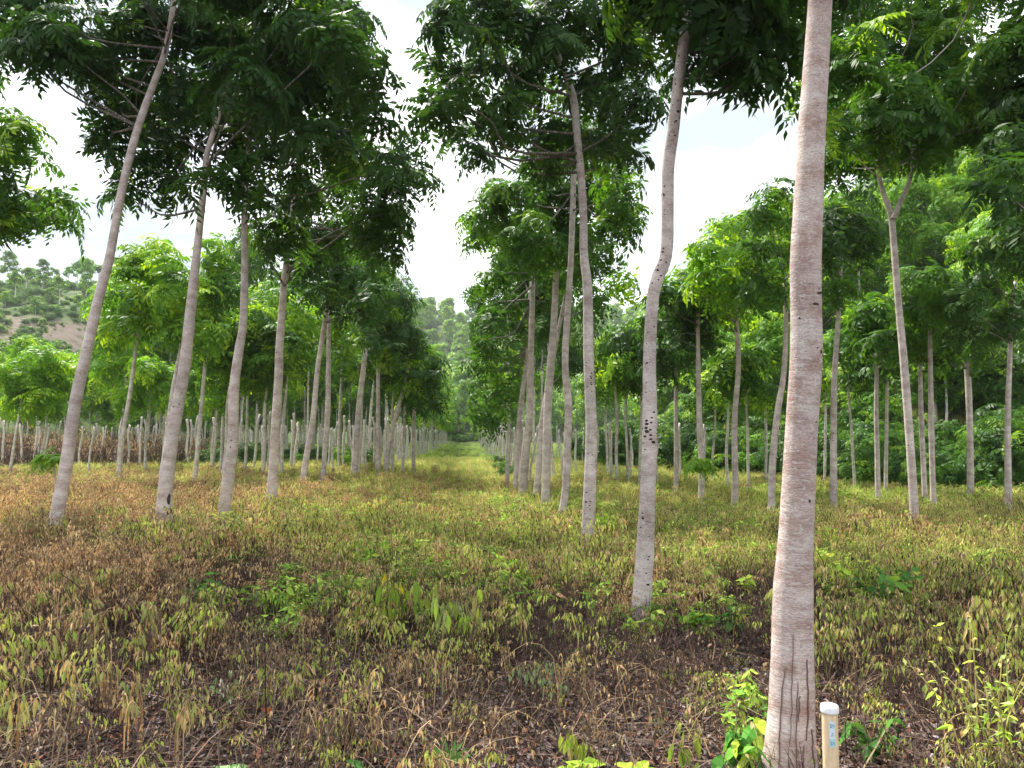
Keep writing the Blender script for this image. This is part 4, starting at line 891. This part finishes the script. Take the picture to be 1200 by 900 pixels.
grow('dead_tan_herbs', c_tan, 15000, 4, 24, lambda px, py, x, y, w: cl(gauss(px, py, tan_b) * (.35 + .65 * patch(x, y, 2)), 0, 1), .7, 1.45, 1.0)
gr_b = [(420, 690, 150, 60, .55), (470, 640, 190, 45, 1.0), (620, 640, 130, 45, .95), (530, 690, 130, 50, .8), (830, 640, 60, 40, .7), (800, 720, 50, 20, .9), (1030, 690, 70, 35, 1.0), (980, 650, 80, 30, .7), (1150, 650, 90, 40, .5), (520, 720, 60, 40, .5), (690, 700, 30, 35, .8), (870, 850, 30, 45, .3), (980, 590, 200, 20, .5)]
grow('green_herbs', c_green, 12500, 3.2, 20, lambda px, py, x, y, w: cl(gauss(px, py, gr_b) * (.15 + .95 * patch(x, y, 6)) * np.sqrt(fy(py)), 0, 1), .75, 1.25, 1.0)
grow('leafy_weeds', c_broad, 5000, 3.2, 18, lambda px, py, x, y, w: cl(gauss(px, py, gr_b) * (.60 * patch(x, y, 9)), 0, 1), .8, 1.5, 1.1)
grow('dry_grass', c_tuft, 24000, 8, 42, lambda px, py, x, y, w: cl(.55 + w * .5, .1, 1), .8, 1.6, .9)
grow('green_grass', c_gt, 22000, 15, 110, lambda px, py, x, y, w: cl(.3 + w * .5 + .4 * sstep(24, 34, y), 0, 1), 1.0, 2.0, .9)

# ------------------------------------------------------------------ single plants one can point to
class Plant:
    def __init__(s): s.st = Q4(); s.lf = Q4()
    def done(s, name, px, py, label, cat='plant', group='single green plants among the dead stalks', rot=None, scale=1.0, off=(0, 0)):
        Y = 5.0
        for _ in range(12):                      # ground point that is seen at (px, py)
            x = (px - 600) / FPX * Y; z = float(gz(x, Y)); Y = Y + ((CAMZ - z) * FPX / max(20, py - 508) - Y) * .8
        x = (px - 600) / FPX * Y * 1.0; z = float(gz(x, Y))
        r_ = empty(name, (x + off[0], Y + off[1], z), label, cat, group); r_.scale = (scale,) * 3; r_.rotation_euler[2] = rng.uniform(0, 6.28) if rot is None else rot
        if s.st.q: link(bpy.data.objects.new('stem', s.st.mesh('stem')), r_)
        if s.lf.q: link(bpy.data.objects.new('leaves', s.lf.mesh('leaves')), r_)
        return r_
def droopy(n, h, spread, ll, lw, cols, per=6, stemc=BROWN + TAN[:1]):
    p = Plant()
    for k in range(n):
        a = rng.uniform(0, 6.28); b = rng.normal(0, spread * .3, 2); hh = h * rng.uniform(.6, 1.05); o_ = spread * rng.uniform(.3, 1)
        tip = np.array([b[0] + math.cos(a) * o_, b[1] + math.sin(a) * o_, hh]); c = catmull([(b[0], b[1], -.03), (b[0], b[1], hh * .7), tip, tip + [math.cos(a) * .04, math.sin(a) * .04, -.05]], 8)
        p.st.stem(c, .0038, .0018, pick(stemc))
        for m in range(per):
            i = rng.integers(3, 8); az = rng.uniform(0, 6.28); st = c[i] + np.array([math.cos(az), math.sin(az), 0]) * .02
            p.lf.leaf(st, (math.cos(az) * .22, math.sin(az) * .22, -1), ll * rng.uniform(.6, 1.15), lw * rng.uniform(.7, 1.15), pick(cols), rng.uniform(-.2, .35))
    return p
def bushy(n, h, ll, lw, cols, spread=.5, lift=(-.5, .5)):
    p = Plant()
    for k in range(n):
        a = rng.uniform(0, 6.28); hh = h * rng.uniform(.4, 1); o_ = h * spread * rng.uniform(.2, 1)
        tip = np.array([math.cos(a) * o_, math.sin(a) * o_, hh]); c = catmull([(0, 0, -.03), tip * [.35, .35, .65], tip], 6); p.st.stem(c, .004, .002, pick([(.16, .22, .06), (.2, .16, .07)]))
        for i in range(2, 6):
            for sg in (0, 3.14):
                az = a + 1.57 + sg + rng.uniform(-.6, .6) + i * 1.1; p.lf.leaf(c[i], (math.cos(az), math.sin(az), rng.uniform(*lift)), ll * rng.uniform(.6, 1.15), lw * rng.uniform(.75, 1.15), pick(cols), rng.uniform(0, .5))
    return p
def whorl(n, ll, lw, cols, h=.05, el=(.2, 1.1)):
    p = Plant(); p.st.stem([(0, 0, -.03), (0, 0, h)], .005, .004, vc((.2, .26, .08)))
    for k in range(n):
        az = 2.4 * k; p.lf.leaf((0, 0, h * (.5 + .5 * k / n)), (math.cos(az), math.sin(az), rng.uniform(*el)), ll * rng.uniform(.75, 1.1), lw, pick(cols), .3)
    return p
LIME = [(.32, .47, .055), (.26, .42, .05), (.38, .46, .06)]; VIV = [(.08, .24, .035), (.12, .30, .04), (.06, .18, .03)]; PALE = [(.32, .37, .14), (.24, .30, .10), (.36, .33, .12)]
droopy(7, .42, .16, .13, .042, LIME, 5).done('leafy_shoot', 470, 745, 'wilting shoots with large lime green leaves hanging left of the bare patch centre')
droopy(10, .40, .24, .12, .036, LIME + PALE, 6).done('leafy_shoot', 545, 762, 'wide clump of drooping lime leaves in the middle of the foreground')
droopy(2, .5, .12, .10, .04, [(.52, .42, .02), (.26, .38, .05)], 2).done('leafy_shoot', 450, 742, 'shoot with a single yellow leaf between the two lime clumps')
bushy(12, .30, .085, .034, VIV, .55, (-.9, .3)).done('small_bush', 240, 712, 'round vivid green bush standing alone in the dead herbs at left', 'bush')
bushy(6, .22, .07, .03, VIV + LIME).done('small_bush', 283, 672, 'small bright bush just behind the round vivid one', 'bush')
bushy(7, .26, .075, .03, LIME).done('leafy_shoot', 350, 718, 'yellowish green shoot right of the round vivid bush')
bushy(10, .32, .05, .012, VIV, .4).done('feathery_herb', 693, 700, 'feathery blue green herb in front of the forked knotty tree')
whorl(9, .16, .022, VIV, .10, (-.2, .6)).done('leafy_shoot', 718, 728, 'narrow-leaved rosette left of the foot of the curved knotty trunk')
bushy(8, .24, .10, .062, LIME + VIV).done('leafy_shoot', 815, 742, 'broad-leaved lime plant right of the curved knotty trunk')
bushy(5, .22, .10, .065, VIV).done('leafy_shoot', 855, 742, 'rounder broad-leaved plant beside the lime one, nearer to the thick trunk')
bushy(4, .3, .08, .045, LIME, .25).done('leafy_shoot', 872, 705, 'upright narrow sapling with few leaves left of the nearest trunk')
bushy(13, .42, .12, .065, VIV + LIME[:1], .6).done('small_bush', 1035, 728, 'large dark green broad-leaved bush at the right behind the pipe', 'bush')
bushy(10, .4, .09, .05, LIME, .6).done('small_bush', 985, 700, 'lime green bush between the nearest trunk and the broad-leaved bush', 'bush')
bushy(8, .25, .10, .055, VIV + LIME[:1], .55, (-1.6, -.1)).done('leafy_shoot', 868, 900, 'broad-leaved plant with hanging leaves at the left foot of the nearest trunk')
bushy(5, .26, .05, .022, VIV, .35).done('leafy_shoot', 885, 880, 'denser dark green sprig touching the foot of the nearest trunk')
whorl(12, .13, .026, VIV, .08, (.3, 1.6)).done('leafy_shoot', 528, 898, 'vivid green rosette of lance-shaped leaves at the bottom centre')
whorl(8, .12, .034, VIV, .07, (-.1, .4)).done('leafy_shoot', 432, 905, 'flat broad-leaved green rosette at the bottom, left of the vivid one')
droopy(4, .22, .06, .10, .03, LIME + TAN[:1], 4).done('leafy_shoot', 665, 896, 'drooping lime seedling at the bottom, first right of the vivid rosette')
droopy(3, .24, .05, .10, .034, LIME, 3).done('leafy_shoot', 785, 900, 'drooping lime seedling at the bottom, left of the plant at the trunk foot')
bushy(3, .13, .11, .055, LIME, .3, (-.3, .6)).done('leafy_shoot', 672, 912, 'wide-leaved lime seedling cut by the bottom edge')
bushy(2, .12, .10, .05, LIME, .3, (-.3, .8)).done('leafy_shoot', 738, 915, 'pair of bright leaves poking up at the bottom edge')
bushy(2, .10, .09, .05, [(.30, .55, .22)], .3, (0, .8)).done('leafy_shoot', 276, 915, 'pale mint leaf pair poking up at the bottom edge')
bushy(6, .20, .11, .032, VIV, .6, (-.7, .2)).done('leafy_shoot', 1012, 878, 'seedling with glossy pointed leaves just right of the cream pipe')
droopy(5, .34, .1, .05, .02, [(.26, .36, .16), (.2, .32, .14)], 9).done('leafy_shoot', 628, 838, 'tall grey green herb with tiny whorled leaves near the centre')
droopy(4, .2, .10, .035, .016, [(.14, .28, .12), (.14, .26, .1), (.6, .62, .58)], 9).done('leafy_shoot', 258, 822, 'small green herb with white flowers at lower left')
for (px, py, sc_, lab) in [(82, 775, 1.0, 'wilted herb with a single hooked top at the far left'), (118, 785, 1.15, 'tall brown and green wilted herb, second from the left'), (180, 770, 1.1, 'tall hooked herb with an orange dead leaf cluster at left'),
                           (212, 765, 1.0, 'wilted herb leaning right beside the orange-leaved one'), (246, 772, .95, 'rightmost hooked wilted herb of the left foreground'), (98, 850, 1.0, 'pale hanging herb in the lower left corner area'),
                           (30, 880, 1.2, 'thick wilted herb at the bottom left corner'), (170, 880, 1.1, 'long-stemmed tan herb at the bottom left'), (220, 895, .9, 'small pale herb at the bottom, right of the tan one'), (135, 830, .9, 'drooping pale herb between the hooked herbs and the bottom edge')]:
    droopy(4, .38, .08, .07, .016, PALE + (TAN[:2] if rng.random() < .6 else []), 9, TAN[1:]).done('wilted_herb', px, py, lab, group='tall wilted herbs at lower left', scale=sc_)
p_ = Plant()
for k in range(11):
    a = rng.uniform(-.7, 3.2); hh = .62 * rng.uniform(.5, 1.05); o_ = .26 * rng.uniform(.1, 1.1); b = rng.normal(0, .05, 2)
    tip = np.array([b[0] + math.cos(a) * o_, b[1] + math.sin(a) * o_, hh]); c = catmull([(b[0], b[1], -.03), (b[0] + math.cos(a) * o_ * .35, b[1] + math.sin(a) * o_ * .35, hh * .6), tip], 12); p_.st.stem(c, .0045, .0018, pick([(.42, .44, .12), (.34, .38, .1), (.4, .3, .12)]))
    for i in range(1, 12):
        for _ in range(2):
            az = rng.uniform(0, 6.28); p_.lf.leaf(c[i], (math.cos(az), math.sin(az), rng.uniform(-1.2, .6)), rng.uniform(.025, .06) * (1.6 - i / 12), .018, pick(PALE + LIME), .3)
p_.done('tall_herb', 1150, 900, 'tall branching yellow green herb at the right edge of the foreground', rot=0.0)
p_ = Plant(); p_.lf.leaf((0, 0, .03), (.5, 0, .75), .12, .05, vc((.40, .13, .05), .02), .5); p_.done('fallen_leaf', 325, 836, 'curled orange brown dead leaf standing up at lower left', 'leaf', None)
p_ = Plant(); p_.lf.leaf((-.1, 0, .10), (1, 0, .25), .15, .06, vc((.36, .48, .12), .02), .4); p_.lf.leaf((.04, 0, .14), (1, 0, -.1), .13, .07, vc((.62, .36, .2), .02), .6); p_.st.stem([(0, 0, -.02), (-.05, 0, .12)], .005, .003, vc((.3, .22, .15)))
p_.done('broken_sprig', 645, 712, 'broken sprig with one green and one orange leaf left of the feathery herb', 'leaf', None, rot=0.0)
def stick(pts, r0, r1, label, name='fallen_branch', forks=()):
    W_ = []
    for (px, py, h) in pts:
        Y = 5.0
        for _ in range(12):
            x = (px - 600) / FPX * Y; z = float(gz(x, Y)) + h; Y = Y + ((CAMZ - z) * FPX / max(20, py - 508) - Y) * .8
        W_.append((x, Y, z))
    W_ = np.array(W_); c = catmull(W_, 14); g = Geo(); b = c[0]; g.add(*tube(c - b, np.linspace(r0, r1, 14), 6, .08))
    for (i, d, l_) in forks:
        d = norm(np.array(d)); g.add(*tube(catmull([c[i] - b, c[i] - b + d * l_ * .5 + rng.normal(0, .01, 3), c[i] - b + d * l_], 5), np.linspace(r1 * 1.2, r1 * .5, 5), 5, 0, cap=False))
    o = link(bpy.data.objects.new(name, g.mesh(name, M_STICK))); o.location = b; o['label'] = label; o['category'] = 'branch'
M_STICK = bark('stick', (.46, .36, .26), (.32, .24, .18), (.2, .14, .10), .05)
stick([(492, 842, .02), (520, 822, .05), (536, 795, .10), (534, 772, .14)], .006, .004, 'pale curved fallen stick with a fork in the middle foreground', forks=[(9, (1, .2, .25), .1)])
stick([(600, 735, .0), (603, 712, .06), (610, 700, .14)], .010, .006, 'short upright pale dead stub left of the feathery herb', 'dead_stub', forks=[(6, (1, .1, .5), .14), (9, (1, 0, .2), .08)])
stick([(130, 850, .02), (230, 800, .05), (285, 812, .03)], .005, .003, 'long thin bent twig lying across the lower left', forks=[(8, (.6, .5, .1), .12)])
stick([(960, 868, .02), (1030, 880, .03), (1075, 892, .02)], .007, .004, 'reddish twig lying on the ground right of the cream pipe', forks=[(5, (1, .4, .1), .14)])
stick([(680, 842, .01), (760, 838, .03), (830, 842, .02)], .005, .003, 'straight thin twig lying left of the nearest trunk', forks=[(7, (.8, -.4, .1), .12)])
stick([(470, 815, .03), (520, 850, .05), (590, 905, .03)], .005, .003, 'long dry stem sloping down towards the bottom centre')

# sprouts with feathery leaves growing on and beside trunks
def sprout(px, py, Y, s_, label, tall):
    c = P(px, py, Y); base = np.array([c[0], c[1], float(gz(c[0], c[1]))]); r_ = empty('sapling', base, label, 'sapling', 'leafy saplings between the trunks')
    H = c[2] - base[2]; g = Geo(); pth = catmull([(0, 0, -.05), (rng.normal(0, .03), rng.normal(0, .03), H * .5), (0, 0, H)], 8); g.add(*tube(pth, np.linspace(.014, .006, 8), 6))
    link(bpy.data.objects.new('stem', g.mesh('stem', M_BARK)), r_)
    n = 7; QQ, TT = [], []
    for k in range(n):
        T_ = TPL[0][rng.integers(0, 7)]; M_ = rotz_to(np.array([[rng.normal(0, .4), rng.normal(0, .4), 1.]]), np.array([rng.uniform(0, 6.28)]))[0]
        QQ.append(np.einsum('ij,qvj->qvi', M_, T_) * s_ * rng.uniform(.7, 1.05) + [rng.normal(0, .10) * s_, rng.normal(0, .10) * s_, H + rng.uniform(-.25, .08) * s_]); TT.append(rng.uniform(.6, .95, len(T_)))
    link(bpy.data.objects.new('leaves', quads('leaves', np.concatenate(QQ), M_LEAFB, tint=np.concatenate(TT))), r_)
sprout(62, 530, 8.8, .48, 'vivid green sapling just left of the strongly leaning trunk', 1)
sprout(821, 540, 15.0, .75, 'bright sapling with an umbrella of leaves around the sprouting slim trunk', 1)
sprout(905, 620, 15.5, .5, 'small dark green sapling beside the foot of the bowed trunk', 1)
sprout(403, 540, 26, .9, 'leafy sapling among the posts near the corner of the post field', 1)
sprout(60, 552, 21, .6, 'small sapling among the posts at the far left', 1)
sprout(705, 612, 10.5, .45, 'leafy sapling right of the forked knotty tree', 1)
sprout(746, 640, 9.5, .3, 'yellowish sapling behind the curved knotty trunk', 1)

# ------------------------------------------------------------------ capped plastic pipe
def pipe():
    Y = 3.16; x = (963 - 600) / FPX * Y; z0 = float(gz(x, Y)); top = P(963, 826, Y)[2]; H = top - z0
    r_ = empty('marker_pipe', (x, Y, z0), 'cream plastic pipe with a white cap standing at the foot of the nearest trunk', 'pipe')
    m = plain('cream_pvc', (.78, .60, .40), .38, .5); t = m.node_tree; b = t.nodes['Principled BSDF']
    n = nn(t, 'ShaderNodeTexNoise', Scale=9.0, Detail=6.0, Roughness=.65); rr_ = ramp(t, [(.30, (.50, .38, .25)), (.42, (.70, .53, .34)), (.6, (.80, .63, .42))]); t.links.new(n.outputs['Fac'], rr_.inputs[0]); t.links.new(rr_.outputs[0], b.inputs['Base Color'])
    R0 = .0305
    def lathe(prof, name, mt, k=32):
        V = [[pr * math.cos(2 * math.pi * i / k), pr * math.sin(2 * math.pi * i / k), pz] for pr, pz in prof for i in range(k)]
        F = [[a * k + i, a * k + (i + 1) % k, (a + 1) * k + (i + 1) % k, (a + 1) * k + i] for a in range(len(prof) - 1) for i in range(k)]
        return link(bpy.data.objects.new(name, qmesh(name, V, F, mt)), r_)
    lathe([(R0, -.1), (R0, H * .4), (R0, H - .02)], 'tube', m)
    wc = plain('white_cap', (.80, .82, .84), .45, .4); cz = H - .028
    lathe([(R0 + .0015, cz), (R0 + .0045, cz), (R0 + .0050, cz + .004), (R0 + .0048, cz + .022), (R0 + .0025, cz + .0275), (R0 - .003, cz + .030), (R0 * .5, cz + .0315), (.0005, cz + .032)], 'cap', wc)
    # printed strip of three faded characters, wrapped round the front
    an0 = -math.pi / 2 - .12
    def wrapped(name, a0, a1, z0_, z1_, col, off, par=r_):
        k = 10; mt = plain(name, col, .5, .3); V = []; F = []
        for z in (z0_, z1_):
            for i in range(k + 1):
                a = a0 + (a1 - a0) * i / k; V.append([(R0 + off) * math.cos(a), (R0 + off) * math.sin(a), z])
        F = [[i, i + 1, k + 2 + i, k + 1 + i] for i in range(k)]
        return link(bpy.data.objects.new(name, qmesh(name, V, F, mt)), par)
    s0 = wrapped('sticker', an0 - .36, an0 + .36, H - .155, H - .055, (.66, .76, .84), .0006)
    wrapped('colour_patch', an0 - .34, an0 + .34, H - .153, H - .122, (.38, .66, .74), .0012, s0)
    wrapped('colour_patch', an0 - .30, an0 + .33, H - .083, H - .060, (.52, .70, .82), .0012, s0)
    ink = (.16, .30, .42)
    def stroke(a0, a1, z0_, z1_): wrapped('printed_mark', an0 + a0, an0 + a1, H - z0_, H - z1_, ink, .0018, s0)
    for row, c_ in ((.078, 1), (.112, .7), (.146, .9)):
        hh = .013; w = .17
        if row == .112: stroke(-.10, .08, row - hh * .9, row - hh * 1.05); stroke(.02, .09, row, row - hh); stroke(-.12, -.06, row, row - hh * .55); continue
        stroke(-.24, -.18, row, row - hh); stroke(-.24, -.06, row - hh + .003, row - hh); stroke(-.10, -.04, row, row - hh * .6); stroke(-.22, -.06, row, row - .003)
        stroke(.04, .10, row - hh * .4, row - hh); stroke(.18, .24, row, row - hh); stroke(.06, .24, row - hh * .35, row - hh * .35 - .003)
    return (x, Y)
pipe()

# ------------------------------------------------------------------ labels that say which of a repeat it is
MARKS = [(-40, 'the left edge'), (80, 'the leaning trunk'), (197, 'the rotten-patched trunk'), (271, 'the third row trunk'), (321, 'the fourth row trunk'), (417, 'the corner trunk'), (484, 'the small forked trunk'), (556, 'the lane'),
         (616, 'the thick-footed trunk'), (692, 'the forked knotty tree'), (760, 'the curved trunk'), (861, 'the wavering trunk'), (936, 'the nearest trunk'), (1066, 'the V-forked trunk'), (1135, 'the stout forked trunk'), (1250, 'the right edge')]
ORD = ['first', 'second', 'third', 'fourth', 'fifth', 'sixth', 'seventh', 'eighth', 'ninth', 'tenth', 'eleventh', 'twelfth']
def relabel(group, what, ok=lambda o: True):
    slots = {}
    for o in C.objects:
        if o.get('group') == group and o.parent is None and ok(o):
            px = PX(o.location[0], o.location[1], o.location[2] + .6)[0]
            for k in range(len(MARKS) - 1):
                if MARKS[k][0] <= px < MARKS[k + 1][0]: slots.setdefault(k, []).append((px, o)); break
    for k, l_ in slots.items():
        l_.sort(key=lambda q: q[0])
        for i, (px, o) in enumerate(l_):
            if i < 12: o['label'] = what[0] + ', ' + ORD[i] + ' from the left between ' + MARKS[k][1] + ' and ' + MARKS[k + 1][1].replace('the ', '', 1)
relabel('posts in the field left of the lane', ('pale post', 'those'), lambda o: o.location[1] < 27)
relabel('posts behind the trees right of the lane', ('pale post', 'those'))
relabel('bushes along the right bank', ('bank bush', 'those'))
relabel('bushes among the left posts', ('low bush', 'those'))
relabel('bushes on the right edge of the lane', ('lane bush', 'those'))
relabel('young grove behind the left posts', ('grove tree', 'those'), lambda o: o.location[1] < 50)

def rankline(group, pre, post_):
    l_ = sorted([o for o in C.objects if o.get('group') == group and o.parent is None], key=lambda o: o.location[1])
    for i, o in enumerate(l_[:12]): o['label'] = ORD[i] + ' ' + pre + ' from the viewer ' + post_
rankline('posts edging the lane on the left', 'post', 'in the line edging the lane on its left')
rankline('posts edging the lane on the right', 'post', 'in the line edging the lane on its right')
rankline(G1, 'small tree', 'in the far row left of the lane')
rankline(G2, 'small tree', 'in the far row right of the lane')

# the far wood and scrub nobody could count
c_wood = collection('wood', [k[1] for k in K_HILL])
W_ = np.array([(x, y, float(gz(x, y))) for x, y in WOOD]); scatter('far_wood', c_wood, W_, rng.uniform(.85, 1.4, len(W_)), .03)
c_scrub = collection('scrub', [K_BUSHF[0], K_BUSHF[1], K_BUSH[4]])
n = 2600; y = rng.uniform(98, 190, n); px = rng.uniform(-60, 230, n); x = (px - 600) / FPX * y; z = gz(x, y)
k = (z > 4) & (rng.random(n) < np.clip(.25 + wav(x, y, .25) + .35 * (z > 18), .06, 1) * np.where((z > 11.5) & (z < 17), .6, 1))
scatter('hill_scrub', c_scrub, np.stack([x, y, z - .15], 1)[k], rng.uniform(.18, .55, k.sum()), .05)
n = 1200; y = rng.uniform(140, 330, n); px = rng.uniform(420, 780, n); x = (px - 600) / FPX * y; z = gz(x, y)
scatter('hill_scrub', c_scrub, np.stack([x, y, z - .15], 1), rng.uniform(.5, 1.2, n), .05)

# pale air between the viewer and the far hills
def haze():
    x0, x1, y0, y1, z0, z1 = -430, 430, -70, 660, -6, 95
    V = [(x, y, z) for z in (z0, z1) for y in (y0, y1) for x in (x0, x1)]
    F = [(0, 2, 3, 1), (4, 5, 7, 6), (0, 1, 5, 4), (2, 6, 7, 3), (0, 4, 6, 2), (1, 3, 7, 5)]
    m = bpy.data.materials.new('haze'); m.use_nodes = True; t = m.node_tree; t.nodes.clear()
    o_ = t.nodes.new('ShaderNodeOutputMaterial'); v = t.nodes.new('ShaderNodeVolumePrincipled'); v.inputs['Color'].default_value = (.93, .96, 1, 1); v.inputs['Density'].default_value = .0004
    t.links.new(v.outputs[0], o_.inputs['Volume'])
    o = link(bpy.data.objects.new('haze', qmesh('haze', V, F, m, smooth=False))); o['kind'] = 'stuff'
haze()
